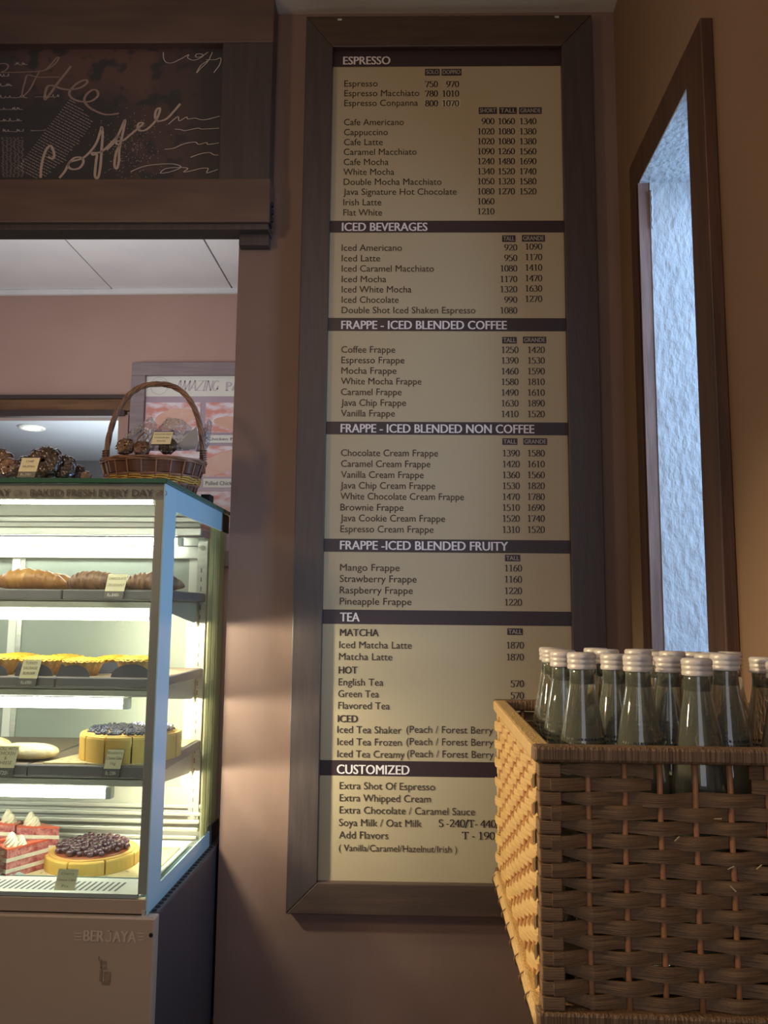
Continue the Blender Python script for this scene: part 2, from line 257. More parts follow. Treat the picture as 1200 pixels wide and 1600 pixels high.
# ------------------------------------------------------------------ mesh helpers
class MB:
    def __init__(s, xf=None): s.v = []; s.f = []; s.xf = xf
    def add(s, vs, fs, mt=None):
        n = len(s.v)
        for p in vs:
            p = Vector(p)
            if mt is not None: p = mt @ p
            if s.xf: p = Vector(s.xf(*p))
            s.v.append(p)
        s.f += [tuple(i + n for i in f) for f in fs]
        return s
    def box(s, x0, x1, y0, y1, z0, z1, mt=None):
        return s.add([(x0, y0, z0), (x1, y0, z0), (x1, y1, z0), (x0, y1, z0), (x0, y0, z1), (x1, y0, z1), (x1, y1, z1), (x0, y1, z1)],
                     [(0, 3, 2, 1), (4, 5, 6, 7), (0, 1, 5, 4), (1, 2, 6, 5), (2, 3, 7, 6), (3, 0, 4, 7)], mt)
    def prism(s, pts, a, b, axis='y', mt=None):
        k = len(pts); mk = {'y': lambda p, t: (p[0], t, p[1]), 'x': lambda p, t: (t, p[0], p[1]), 'z': lambda p, t: (p[0], p[1], t)}[axis]
        vs = [mk(p, a) for p in pts] + [mk(p, b) for p in pts]
        return s.add(vs, [tuple(range(k)), tuple(range(2 * k - 1, k - 1, -1))] + [(i, i + k, (i + 1) % k + k, (i + 1) % k) for i in range(k)], mt)
    def lathe(s, prof, n=24, mt=None, cx=0, cy=0):
        vs = []; k = len(prof)
        for r, z in prof:
            for i in range(n):
                a = 2 * PI * i / n; vs.append((cx + r * math.cos(a), cy + r * math.sin(a), z))
        fs = [(j * n + i, j * n + (i + 1) % n, (j + 1) * n + (i + 1) % n, (j + 1) * n + i) for j in range(k - 1) for i in range(n)]
        fs += [tuple(range(n - 1, -1, -1)), tuple(range((k - 1) * n, k * n))]
        return s.add(vs, fs, mt)
    def tube(s, pts, r, n=8, mt=None, closed=False):
        pts = [Vector(p) for p in pts]; k = len(pts); vs = []; up = Vector((0.13, 0.21, 0.97)).normalized(); N = None
        for i, p in enumerate(pts):
            if closed: t = pts[(i + 1) % k] - pts[i - 1]
            else: t = pts[min(i + 1, k - 1)] - pts[max(i - 1, 0)]
            t.normalize()
            if N is None: N = t.cross(up).normalized()
            else: N = (N - t * N.dot(t)).normalized()
            B = t.cross(N); rr = r(i / (k - 1)) if callable(r) else r
            for j in range(n):
                a = 2 * PI * j / n; vs.append(p + (N * math.cos(a) + B * math.sin(a)) * rr)
        kk = k if closed else k - 1
        fs = [(i * n + j, i * n + (j + 1) % n, ((i + 1) % k) * n + (j + 1) % n, ((i + 1) % k) * n + j) for i in range(kk) for j in range(n)]
        if not closed: fs += [tuple(range(n - 1, -1, -1)), tuple(range((k - 1) * n, k * n))]
        return s.add(vs, fs, mt)
    def surf(s, fn, nu, nv, mt=None, wrap=False):
        vs = [fn(i / (nu - 1), j / (nv if wrap else nv - 1)) for i in range(nu) for j in range(nv)]
        fs = [(i * nv + j, i * nv + (j + 1) % nv, (i + 1) * nv + (j + 1) % nv, (i + 1) * nv + j) for i in range(nu - 1) for j in range(nv if wrap else nv - 1)]
        return s.add(vs, fs, mt)
    def ribbon(s, path, P, wd, closed=False):   # flat ribbon; path in 2D, P maps (a,b)->3D, wd(dx,dy)->half width
        k = len(path)
        if k < 2: return s
        L = []
        for i in range(k):
            a = path[max(i - 1, 0)]; b = path[min(i + 1, k - 1)]
            dx, dy = b[0] - a[0], b[1] - a[1]; l = math.hypot(dx, dy) or 1; dx /= l; dy /= l; h = wd(dx, dy)
            L.append((path[i][0] - dy * h, path[i][1] + dx * h)); L.append((path[i][0] + dy * h, path[i][1] - dx * h))
        n = len(s.v)
        for p in L: s.v.append(Vector(P(*p)))
        s.f += [(n + 2 * i, n + 2 * i + 1, n + 2 * i + 3, n + 2 * i + 2) for i in range(k - 1)]
        return s

def put(o, label=None, cat=None, group=None, kind=None):
    if label: o['label'] = label
    if cat: o['category'] = cat
    if group: o['group'] = group
    if kind: o['kind'] = kind
    return o
def wloc(o):
    v = Vector(o.location)
    while o.parent: o = o.parent; v += Vector(o.location)
    return v
def obj(name, mb, mat, parent=None, smooth=False, bev=0.0, label=None, kind=None, sub=0, cat=None, group=None):
    if not mb.v: return None
    lo = Vector([min(v[i] for v in mb.v) for i in range(3)]); hi = Vector([max(v[i] for v in mb.v) for i in range(3)])
    c = Vector(((lo.x + hi.x) / 2, (lo.y + hi.y) / 2, lo.z))
    me = bpy.data.meshes.new(name); me.from_pydata([v - c for v in mb.v], [], mb.f); me.validate()
    o = bpy.data.objects.new(name, me); sc.collection.objects.link(o)
    me.materials.append(mat)
    if smooth:
        for p in me.polygons: p.use_smooth = True
    if parent: o.parent = parent; o.location = c - wloc(parent)
    else: o.location = c
    if bev:
        b = o.modifiers.new('bevel', 'BEVEL'); b.width = bev; b.segments = 2; b.limit_method = 'ANGLE'; b.angle_limit = math.radians(40)
    if sub:
        b = o.modifiers.new('sub', 'SUBSURF'); b.levels = sub; b.render_levels = sub
    return put(o, label, cat, group, kind)
def thing(name, loc, label, cat, group=None):
    o = bpy.data.objects.new(name, None); sc.collection.objects.link(o); o.location = loc; o.empty_display_size = 0.05
    return put(o, label, cat, group)
def dup(root, loc, rotz=0, label=None, group=None, scale=None):
    r = root.copy(); sc.collection.objects.link(r); r.location = loc; r.rotation_euler = (0, 0, rotz)
    if scale: r.scale = (scale,) * 3
    if label: r['label'] = label
    if group: r['group'] = group
    for ch in list(root.children):
        c = ch.copy(); sc.collection.objects.link(c); c.parent = r
        for g in list(ch.children):
            d = g.copy(); sc.collection.objects.link(d); d.parent = c
    return r

# text ---------------------------------------------------------------
_tc = {}
def glyphs(txt, bold=0.0):
    k = (txt, bold)
    if k in _tc: return _tc[k]
    cu = bpy.data.curves.new('t', 'FONT'); cu.body = txt; cu.size = 1; cu.resolution_u = 3; cu.offset = bold; cu.fill_mode = 'FRONT'
    o = bpy.data.objects.new('t', cu); sc.collection.objects.link(o)
    dg = bpy.context.evaluated_depsgraph_get(); me = bpy.data.meshes.new_from_object(o.evaluated_get(dg))
    vs = [(v.co.x, v.co.y) for v in me.vertices]; fs = [tuple(p.vertices) for p in me.polygons]
    bpy.data.objects.remove(o); bpy.data.curves.remove(cu); bpy.data.meshes.remove(me)
    _tc[k] = (vs, fs); return _tc[k]
CAPH = max(v[1] for v in glyphs('H')[0])
def text(mb, txt, P, x0, x1, y0, cap, bold=0.0, italic=0.0):   # P maps plane (a,b)->3D ; x0,x1 plane extents
    if bold > 0:
        sh = bold * cap / CAPH * .9
        for k in (0, 1, 2): text(mb, txt, (lambda a, b, k=k: Vector(P(a, b)) + Vector((0, -.00008 * k, 0))), x0 + sh * k / 2, x1 - sh * (2 - k) / 2, y0, cap, 0.0, italic)
        return mb
    vs, fs = glyphs(txt, 0.0)
    if not vs: return mb
    a = min(v[0] for v in vs); b = max(v[0] for v in vs); sx = (x1 - x0) / (b - a); sy_ = cap / CAPH
    n = len(mb.v)
    for v in vs: mb.v.append(Vector(P(x0 + (v[0] - a) * sx + italic * v[1] * sy_, y0 + v[1] * sy_)))
    mb.f += [tuple(i + n for i in f) for f in fs]; return mb
def arc(cx, cy, rx, ry, a0, a1, n=12):
    return [(cx + rx * math.cos(math.radians(a0 + (a1 - a0) * i / n)), cy + ry * math.sin(math.radians(a0 + (a1 - a0) * i / n))) for i in range(n + 1)]
SER = {
 '0': [arc(.25, .48, .19, .48, 90, 450, 18)],
 '1': [[(.26, 0), (.26, .97)], [(.26, .95), (.09, .83)], [(.1, .02), (.42, .02)]],
 '2': [arc(.24, .70, .17, .26, 165, -35, 10) + [(.07, .05)], [(.05, .04), (.45, .04)], [(.44, .02), (.46, .16)]],
 '3': [arc(.22, .73, .16, .23, 150, -80, 10), arc(.22, .25, .20, .26, 85, -155, 12)],
 '4': [[(.36, 0), (.36, .95)], [(.36, .93), (.03, .32)], [(.03, .28), (.49, .28)], [(.26, .02), (.46, .02)]],
 '5': [[(.42, .94), (.12, .94)], [(.12, .94), (.10, .55)], arc(.22, .29, .20, .30, 115, -150, 12)],
 '6': [[(.40, .95), (.25, .85), (.12, .65), (.06, .4)], arc(.25, .29, .19, .29, 180, 540, 16)],
 '7': [[(.05, .92), (.46, .92)], [(.45, .92), (.18, 0)], [(.05, .94), (.05, .80)]],
 '8': [arc(.25, .73, .155, .22, -90, 270, 16), arc(.25, .25, .20, .25, 90, 450, 16)],
 '9': [[(.10, .02), (.25, .12), (.38, .32), (.44, .57)], arc(.25, .67, .19, .29, 0, 360, 16)],
 'S': [arc(.24, .72, .16, .23, 20, 240, 10) + arc(.24, .24, .18, .24, 70, -160, 10)],
 'T': [[(.28, 0), (.28, .93)], [(.02, .93), (.54, .93)], [(.16, .02), (.40, .02)], [(.03, .94), (.03, .78)], [(.53, .94), (.53, .78)]],
 'G': [arc(.30, .48, .25, .47, 45, 330, 16), [(.50, .12), (.50, .42)], [(.38, .42), (.56, .42)]],
 '/': [[(.02, -.1), (.26, 1.0)]], '-': [[(.05, .31), (.28, .31)], [(.05, .35), (.28, .35)]], '.': [[(.1, .0), (.1, .1)]],
 'A': [[(.02, 0), (.30, .97)], [(.30, .97), (.56, 0)], [(.12, .32), (.46, .32)]],
 'M': [[(.05, 0), (.10, .95)], [(.10, .95), (.34, .1)], [(.34, .1), (.60, .95)], [(.60, .95), (.66, 0)]],
 'Z': [[(.04, .93), (.50, .93)], [(.50, .93), (.02, .04)], [(.02, .04), (.52, .04)]],
 'I': [[(.15, 0), (.15, .95)], [(.04, .94), (.26, .94)], [(.04, .02), (.26, .02)]],
 'N': [[(.06, 0), (.06, .95)], [(.06, .95), (.50, 0)], [(.50, 0), (.50, .95)]],
 'P': [[(.10, 0), (.10, .95)], arc(.14, .70, .28, .24, 90, -90, 10), [(.0, .02), (.22, .02)]],
 ' ': []}
SW = {'T': .58, 'S': .48, 'G': .6, '/': .3, '-': .34, '.': .2, ' ': .22, 'A': .6, 'M': .74, 'Z': .56, 'I': .3, 'N': .58, 'P': .48}
def serif(mb, txt, P, xa, y0, cap, width=None, bold=.05, thin=.022, slant=0.0):   # xa = left in plane units
    tot = sum(SW.get(c, .5) for c in txt); k = (width / tot) if width else cap
    x = xa
    for c in txt:
        for st in SER[c]:
            pts = [(x + (p[0]) * k + slant * p[1] * cap, y0 + p[1] * cap) for p in st]
            mb.ribbon(pts, P, lambda dx, dy: cap * (thin + bold * abs(dy) ** 1.3))
        x += SW.get(c, .5) * k
    return mb

# ================================================================== STRUCTURE
DW = 2.40; ZC = 3.07; XR = 0.612; XC = -0.594; YC = 1.85
uL = uW(359, 820, DW)[0]            # right edge of the doorway
uR = uW(972, 500, DW)[0] + 0.03
ZH = 2.29
def wb(): return MB(xf=lambda x, y, z: wp(x, y, z))
mb = wb(); mb.box(uL, uR + .3, DW, DW + .14, 0, ZC); mb.box(-2.7, uL, DW, DW + .14, 2.43, ZC); mb.box(-2.7, -1.95, DW, DW + .14, 0, ZH)
obj('wall_back', mb, m_wall, kind='structure', label='brown painted wall around the framed menu board')
# right wall with window opening
WY0, WY1, WZ0, WZ1 = 1.70, 2.105, 0.93, 2.318
mb = MB(); X1 = 0.86
mb.box(XR, X1, -3.4, WY0, 0, ZC); mb.box(XR, X1, WY1, 2.6, 0, ZC); mb.box(XR, X1, WY0, WY1, 0, WZ0); mb.box(XR, X1, WY0, WY1, WZ1, ZC)
obj('wall_right', mb, m_wallr, kind='structure', label='tan wall with narrow tall window opening')
mb = MB(); mb.box(-2.8, -2.7, -3.4, 2.6, 0, ZC); obj('wall_left', mb, m_wall, kind='structure')
mb = MB(); mb.box(-2.8, X1, -3.4, 2.5, ZC, ZC + .08); obj('ceiling', mb, m_ceil, kind='structure')
mb = MB(); mb.box(-4.2, X1, -3.4, 8.0, -0.08, 0); obj('floor', mb, m_floor, kind='structure')
# window: frame, linings and plaster reveal
win = thing('window_1', (XR, (WY0 + WY1) / 2, WZ0), 'tall narrow window opening in dark reddish wood frame on tan wall', 'window'); win['kind'] = 'structure'
del win['category']
PX = 0.585; OY0, OY1, OZ1, OZ0 = 1.60, 2.185, 2.405, 0.85
mb = MB(); mb.box(PX, XR, OY0, WY0, OZ0, OZ1); obj('frame_stile', mb, m_winwood, win, bev=.003)
mb = MB(); mb.box(PX, XR, WY1, OY1, OZ0, OZ1); obj('frame_stile', mb, m_winwood, win, bev=.003)
mb = MB(); mb.box(PX, XR, WY0, WY1, WZ1, OZ1); obj('frame_rail', mb, m_winwood, win, bev=.002)
mb = MB(); mb.box(PX, XR, WY0, WY1, OZ0, WZ0); obj('frame_rail', mb, m_winwood, win, bev=.002)
mb = MB(); mb.box(PX, XR + .004, WY1 - .006, WY1 + .01, WZ0, WZ1 - .006); obj('lining', mb, m_lining, win, label='worn paler brown lining strip')
mb = MB(); mb.box(XR + .003, X1, WY1 - .008, WY1 + .02, WZ0, WZ1 - .006); obj('plaster_reveal', mb, m_plaster, win, label='rough white plaster reveal in blue daylight')
mb = MB(); mb.box(PX + .003, X1, WY0, WY1 - .006, WZ1 - .006, WZ1 + .002); obj('plaster_soffit', mb, m_plaster, win)
mb = MB(); mb.box(XR + .003, X1, WY0 - .02, WY0 + .006, WZ0, WZ1); obj('plaster_reveal', mb, m_plaster, win)
mb = MB(); mb.box(XR + .003, X1, WY0, WY1, WZ0 - .01, WZ0 + .012); obj('sill', mb, m_plaster, win)
pts = [(XR - .004, WY1 - .012, WZ1 - .03 - i * .012) for i in range(10)]
mb = MB(); mb.tube([(p[0] + .01 + random.uniform(-.002, .002), p[1], p[2]) for p in pts], lambda t: .0035 * (1 - .5 * t), 6)
obj('plaster_smear', mb, m_plaster, win, smooth=True)

# ---- kitchen behind the opening
YK = 4.62
pz = lambda x, y, Y0=YK: atY(x, y, Y0)
hx1 = pz(196, 650).x; hz1 = pz(100, 650).z; hz0 = 1.2
kb = 'kitchen'
mb = MB(); mb.box(-4.2, hx1, YK, YK + .12, hz1, ZC); mb.box(hx1, X1, YK, YK + .12, 0, ZC); mb.box(-4.2, hx1, YK, YK + .12, 0, hz0)
obj('wall_kitchen', mb, m_pink, kind='structure', label='pink painted kitchen wall seen beyond the cake display case')
mb = MB(); mb.box(X1 - .1, X1, 2.6, YK, 0, ZC); obj('wall_kitchen_right', mb, m_pink, kind='structure')
mb = MB(); mb.box(-4.3, -4.2, 2.5, 8, 0, ZC); obj('wall_kitchen_left', mb, m_pink, kind='structure')
ck = thing('ceiling_kitchen', (-1.5, 3.5, ZC), 'white tiled kitchen ceiling', None); ck['kind'] = 'structure'
mb = MB(); mb.box(-4.2, X1, 2.5, 8, ZC + .02, ZC + .1); obj('ceiling_backing', mb, m_trimdk, ck)
xs = [-1.857 + .728 * i for i in range(-3, 4)]; ys = [2.55, 3.09, 3.82, 4.61]
for i in range(len(xs) - 1):
    for j in range(3):
        mb = MB(); g = .004; a = xs[i] + g; b = min(xs[i + 1] - g, X1); mb.box(a, b, ys[j] + g, ys[j + 1] - g, ZC + random.uniform(0, .003), ZC + .02)
        obj('ceiling_tile', mb, m_tile, ck, bev=.002)
mb = MB(); mb.box(-4.2, X1, YK - .02, YK, ZC - .03, ZC); obj('trim_kitchen', mb, m_tile, kind='structure')
# hatch trim + next room
ht = thing('window_2', (-2.5, YK, hz0), 'wide wood-trimmed hatch in the pink kitchen wall', None); ht['kind'] = 'structure'
zt = pz(100, 620).z; za = pz(100, 626).z; zb = pz(100, 643).z
mb = MB(); mb.box(-4.2, hx1 + .045, YK - .05, YK, za, zt); obj('trim_moulding', mb, m_trimdk, ht, bev=.003)
mb = MB(); mb.box(-4.2, hx1 + .045, YK - .035, YK, zb - .004, za); obj('trim_rail', mb, m_trimwood, ht, bev=.003)
mb = MB(); mb.box(-4.2, hx1 + .01, YK - .045, YK + .0, hz1 - .01, zb); obj('trim_moulding', mb, m_trimdk, ht, bev=.003)
mb = MB(); mb.box(hx1 - .03, hx1 + .03, YK - .03, YK, hz0, hz1); obj('trim_post', mb, m_trimlight, ht, bev=.003)
zn = 2.62
mb = MB(); mb.box(-4.2, 0.2, YK + .12, 8, zn, zn + .05); obj('ceiling_next_room', mb, m_next, kind='structure')
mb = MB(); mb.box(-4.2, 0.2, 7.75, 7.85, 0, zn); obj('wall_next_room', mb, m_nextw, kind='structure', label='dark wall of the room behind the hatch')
d = ray(50, 667); q = CAMP + d * ((zn - H) / d.z)
dl = thing('downlight', (q.x, q.y, zn - .03), 'round lit downlight in the ceiling seen through the hatch', 'light')
mb = MB(); mb.lathe([(.075, zn - .012), (.085, zn - .02), (.105, zn - .012), (.105, zn), (.075, zn)], 24, cx=q.x, cy=q.y); obj('ring', mb, m_white, dl, smooth=True)
mb = MB(); mb.lathe([(.001, zn - .018), (.05, zn - .016), (.075, zn - .010)], 24, cx=q.x, cy=q.y); obj('lens', mb, m_lamp, dl, smooth=True)

# ================================================================== POSTER in kitchen
YP = YK - .03
po = thing('framed_poster', (pz(290, 600, YP).x, YK - .02, 1.3), 'framed mauve food poster on the pink kitchen wall, cut off by the doorway', 'poster')
pL = pz(206, 600, YP).x; pT = pz(290, 567, YP).z; iL = pz(228, 600, YP).x; iT = pz(290, 587, YP).z; pR = pL + 1.5; pB = pT - 1.2
mb = MB(); mb.box(pL, pR, YK - .045, YK, iT, pT); obj('frame_rail', mb, m_pframe, po, bev=.004)
mb = MB(); mb.box(pL, pR, YK - .045, YK, pB, pB + .09); obj('frame_rail', mb, m_pframe, po, bev=.004)
mb = MB(); mb.box(pL, iL, YK - .045, YK, pB + .09, iT); obj('frame_stile', mb, m_pframe, po, bev=.004)
mb = MB(); mb.box(pR - .09, pR, YK - .045, YK, pB + .09, iT); obj('frame_stile', mb, m_pframe, po, bev=.004)
mb = MB(); mb.box(iL, pR - .09, YK - .02, YK - .002, pB + .09, iT); obj('print_sheet', mb, m_poster, po)
YQ = YK - .022
def pbox(x0, x1, y0, y1, mat, name, k=0):
    a = pz(x0, y0, YQ); b = pz(x1, y1, YQ); mb = MB(); yy = YQ - .0006 * k
    mb.add([(a.x, yy, b.z), (b.x, yy, b.z), (b.x, yy, a.z), (a.x, yy, a.z)], [(0, 1, 2, 3)]); return obj(name, mb, mat, po)
pbox(228, 480, 588, 619, m_pwhite, 'title_strip', 1)
P = lambda a, b: (a, YQ - .002, b)
a = pz(273, 614, YQ); b = pz(341, 598, YQ)
mb = MB(); serif(mb, 'AMAZING', P, a.x, a.z + .012, b.z - a.z + .004, width=(b.x - a.x), bold=.035, thin=.02, slant=.22); obj('title_lettering', mb, m_pink_ink, po)
a = pz(352, 612, YQ); b = pz(365, 598, YQ)
mb = MB(); serif(mb, 'PANINI', P, a.x, a.z + .006, b.z - a.z, width=(b.x - a.x) * 5, bold=.09, thin=.03); obj('title_lettering', mb, m_pink_ink, po)
c = pz(249, 603, YQ); mb = MB()
mb.ribbon(arc(c.x, c.z, .052, .052, 0, 360, 32), P, lambda dx, dy: .0015); mb.ribbon([(c.x - .05, c.z - .01), (c.x + .05, c.z - .01)], P, lambda a, b: .001)
mb.ribbon([(c.x - .05, c.z + .014), (c.x + .05, c.z + .014)], P, lambda a, b: .001); mb.ribbon(arc(c.x, c.z, .038, .038, 20, 160, 10), P, lambda dx, dy: .001)
obj('round_emblem', mb, m_pink_ink, po)
for (x0, x1, y0, y1) in [(228, 312, 629, 673), (322, 400, 629, 676), (228, 312, 705, 745), (322, 400, 697, 745), (300, 400, 768, 830)]:
    pbox(x0, x1, y0, y1, m_photo, 'food_photo', 1)
for (cx, cy_, rx, ry, t) in [(275, 652, 34, 14, 8), (372, 662, 40, 11, -6), (350, 722, 44, 17, 20), (270, 730, 30, 12, 0), (352, 805, 30, 12, 5)]:
    cc = pz(cx, cy_, YQ); mb = MB(); s_ = YK / F
    pts = [(cc.x + s_ * rx * math.cos(a) * 1, cc.z + s_ * ry * math.sin(a) + s_ * rx * math.cos(a) * math.sin(math.radians(t))) for a in [2 * PI * i / 24 for i in range(24)]]
    mb.add([(p[0], YQ - .0016, p[1]) for p in pts], [tuple(range(24))]); obj('bun_picture', mb, m_bun, po)
for (x0, x1, y0, y1, tx) in [(322, 400, 680, 692, 'Chicken Panini'), (318, 400, 748, 762, 'Pulled Chicken &'), (228, 312, 680, 692, 'Smoked Turkey')]:
    pbox(x0, x1, y0, y1, m_pwhite, 'caption_strip', 2)
    a = pz(x0 + 3, y1 - 4, YQ); b = pz(x0 + 60, y0 + 4, YQ); mb = MB(); text(mb, tx, lambda a_, b_: (a_, YQ - .003, b_), a.x, b.x, a.z, (b.z - a.z)); obj('caption_lettering', mb, m_trimdk, po)

# ================================================================== HEADER SIGN over doorway
DH = 2.325
hd = thing('header_sign', wp(-1.2, DH, ZH), 'dark wood header panel above the doorway with coffee script artwork', 'sign')
u = lambda x, y, D=DH: uW(x, y, D)[0]; z = lambda x, y, D=DH: uW(x, y, D)[1]
hu1 = u(428, 100) - .004; iu1 = u(345, 150); iz1 = z(200, 67); iz0 = z(200, 281); hb = z(200, 348); hl = -1.98
mb = wb(); mb.box(hl, hu1, DH, DW, iz1, ZC - .001); obj('top_rail', mb, m_head, hd, bev=.003)
mb = wb(); mb.box(iu1, hu1, DH, DW, iz0, iz1); obj('stile', mb, m_dark, hd, bev=.003)
mb = wb(); mb.box(hl, hl + .16, DH, DW, iz0, iz1); obj('stile', mb, m_dark, hd, bev=.003)
mb = wb(); mb.box(hl, hu1 + .004, DH - .006, DW, hb, iz0); obj('bottom_rail', mb, m_head, hd, bev=.003)
mb = wb(); mb.box(hl, hu1, DH + .006, DW, z(200, 357), hb); obj('lower_lip', mb, m_dark, hd, bev=.002)
DI = DH + .028
mb = wb(); mb.box(hl + .16, iu1, DI, DI + .006, iz0, iz1); obj('art_panel', mb, m_sign, hd)
mb = wb(); mb.box(u(374, 366, DW - .03), u(420, 383, DW - .03), DW - .035, DW, z(400, 384, DW - .03), hb); obj('corner_block', mb, m_dark, hd, bev=.002)
mb = wb()
for zz in (318, 330, 342): mb.lathe([(.006, z(421, zz)), (.006, z(421, zz) + .012)], 10, cx=hu1 + .007, cy=DH + .02)
mb.box(hu1, hu1 + .006, DH + .006, DH + .04, z(421, 348), z(421, 316)); obj('hinge', mb, m_black, hd)
def sgn(paths, sc_, ox, oy, wdt, mat, name, k=1):
    mb = MB(); PP = lambda a, b: wp(a, DI - .0008 * k, b)
    for pth in paths:
        pts = [Vector((p[0], p[1], 0)) for p in pth]
        out = []
        for i in range(len(pts) - 1):     # Catmull-Rom
            p0 = pts[max(i - 1, 0)]; p1 = pts[i]; p2 = pts[i + 1]; p3 = pts[min(i + 2, len(pts) - 1)]
            for t in [j / 5 for j in range(5)]:
                out.append(.5 * ((2 * p1) + (p2 - p0) * t + (2 * p0 - 5 * p1 + 4 * p2 - p3) * t * t + (3 * p1 - p0 - 3 * p2 + p3) * t ** 3))
        out.append(pts[-1])
        mb.ribbon([uW(ox + q.x / sc_, oy + q.y / sc_, DI) for q in out], PP, lambda dx, dy: wdt * (0.65 + .5 * abs(dy)))
    return obj(name, mb, mat, hd)
A_ = 6.667
sgn([[(-60, 300), (0, 268), (60, 265), (88, 290), (60, 335), (10, 355), (120, 357), (260, 352), (400, 345), (500, 320), (580, 260), (615, 205), (590, 205), (535, 270), (480, 325)],
     [(415, 340), (370, 420), (320, 520), (270, 580), (232, 600), (240, 530), (262, 450), (278, 395), (300, 384), (400, 405), (500, 405), (625, 405)]], A_, 0, 60, .0022, m_scr3, 'script_lettering')
sgn([[(740, 290), (680, 370), (600, 470), (530, 570), (470, 640), (475, 560), (500, 500), (560, 495), (640, 525), (740, 535), (850, 510), (910, 460), (890, 435), (820, 460), (750, 520), (722, 580), (760, 630), (850, 660), (950, 655), (1020, 600), (1010, 545), (960, 540), (900, 590), (880, 650), (920, 710), (1000, 760), (1100, 795), (1200, 790), (1240, 780)]], A_, 0, 60, .0036, m_scr3, 'script_lettering')
sgn([[(425, 1455), (430, 1350), (455, 1230), (490, 1150), (530, 1120), (560, 1180), (565, 1230), (545, 1255), (500, 1235)],
     [(620, 1455), (680, 1380), (720, 1300), (780, 1245), (850, 1245), (870, 1290), (830, 1350), (760, 1365), (715, 1340), (730, 1290), (860, 1250), (950, 1170), (1010, 1080), (1050, 960), (1060, 925), (1070, 1000), (1060, 1150), (1045, 1350), (1020, 1455), (990, 1430), (1000, 1300), (1010, 1210), (970, 1215), (965, 1193), (1060, 1180), (1190, 1060), (1230, 1010)]], A_, 0, 60, .0036, m_scr, 'script_lettering')
B_ = 4.444
sgn([[(-15, 775), (40, 720), (80, 640), (115, 565), (100, 650), (75, 760), (70, 860), (55, 905), (40, 880), (50, 800), (75, 740), (55, 735), (55, 715), (100, 710), (150, 670), (210, 620), (240, 590), (210, 590), (200, 620), (215, 640), (260, 635), (320, 580), (350, 520), (355, 485), (330, 500), (322, 550), (345, 575), (400, 560), (450, 510), (497, 455)]], B_, 170, 60, .0034, m_scr, 'script_lettering')
for _p in [[(380, 98), (382, 140), (400, 168), (440, 172), (500, 145), (555, 115), (548, 135), (575, 152), (610, 150), (655, 125), (640, 110), (610, 112), (605, 130), (640, 130), (690, 98)],
     [(720, 98), (690, 160), (640, 210), (610, 242), (640, 190), (690, 155), (675, 150), (740, 150), (778, 138), (770, 185), (730, 240)],
     [(415, 598), (480, 545), (490, 575), (540, 548), (550, 562), (600, 556), (660, 568), (772, 542)],
     [(460, 632), (500, 635), (530, 642), (620, 625), (650, 632), (768, 625)],
     [(388, 772), (450, 765), (520, 735), (600, 722), (625, 738), (680, 725), (690, 738), (765, 728)],
     [(568, 828), (640, 803), (700, 795), (730, 810), (762, 812)],
     [(152, 928), (230, 895), (320, 878), (440, 873), (500, 890), (480, 910), (420, 930), (360, 937), (400, 905), (500, 898), (550, 905), (520, 930), (580, 920), (640, 905), (690, 905), (680, 935), (720, 925), (758, 912)]]: sgn([_p], B_, 170, 60, .0013, m_scr2, 'script_flourish', 2)
rows = []
for (xa, xb, yy) in [(150, 300, 268), (0, 100, 390), (0, 130, 490), (0, 290, 612), (370, 620, 605), (0, 245, 735), (0, 235, 855), (30, 250, 965), (320, 480, 955)]:
    x = xa; pth = []
    while x < xb:
        pth.append((x, yy + (random.choice((-18, 6, 9)) if len(pth) % 2 else 9) * random.uniform(.4, 1.2))); x += 8
    rows.append(pth)
sgn(rows, A_, 0, 60, .0008, m_scr4, 'small_script', 1)
mb = MB()
PP = lambda a, b: wp(a, DI - .0006, b)
def dash(x0, y0, x1, y1, hw=.0006):
    if max(x0, x1) > 344 or max(y0, y1) > 279: return
    mb.ribbon([uW(x0, y0, DI), uW(x1, y1, DI)], PP, lambda dx, dy: hw)
for i in range(30):
    t = i / 29; xs_, ys_ = 720 - 540 * t, 640 + 710 * t; L_ = 300 if i < 22 else 260; x = 0
    while x < L_:
        l = random.uniform(8, 34); x0 = xs_ + x; y0 = ys_ + .52 * x
        if i < 3 and x > 60 + i * 90: break
        dash(x0 / A_, 60 + y0 / A_, (x0 + l) / A_, 60 + (y0 + .52 * l) / A_, .0008); x += l + random.uniform(3, 10)
for i in range(260):
    x = random.gauss(200, 26); y = random.gauss(232, 28)
    if y < 160 or x < 130 and y < 200: continue
    dash(x, y, x + random.uniform(.5, 1.6), y + random.uniform(-.6, .6), .0009)
for i in range(30):
    for k in range(6):
        x = 2 + k * 6 + random.uniform(0, 3); y = 215 + i * 2.1
        if x < 40 - (250 - y) * .2: dash(x, y, x + 3, y + .6, .0005)
obj('fine_print', mb, m_scr4, hd, kind='stuff')

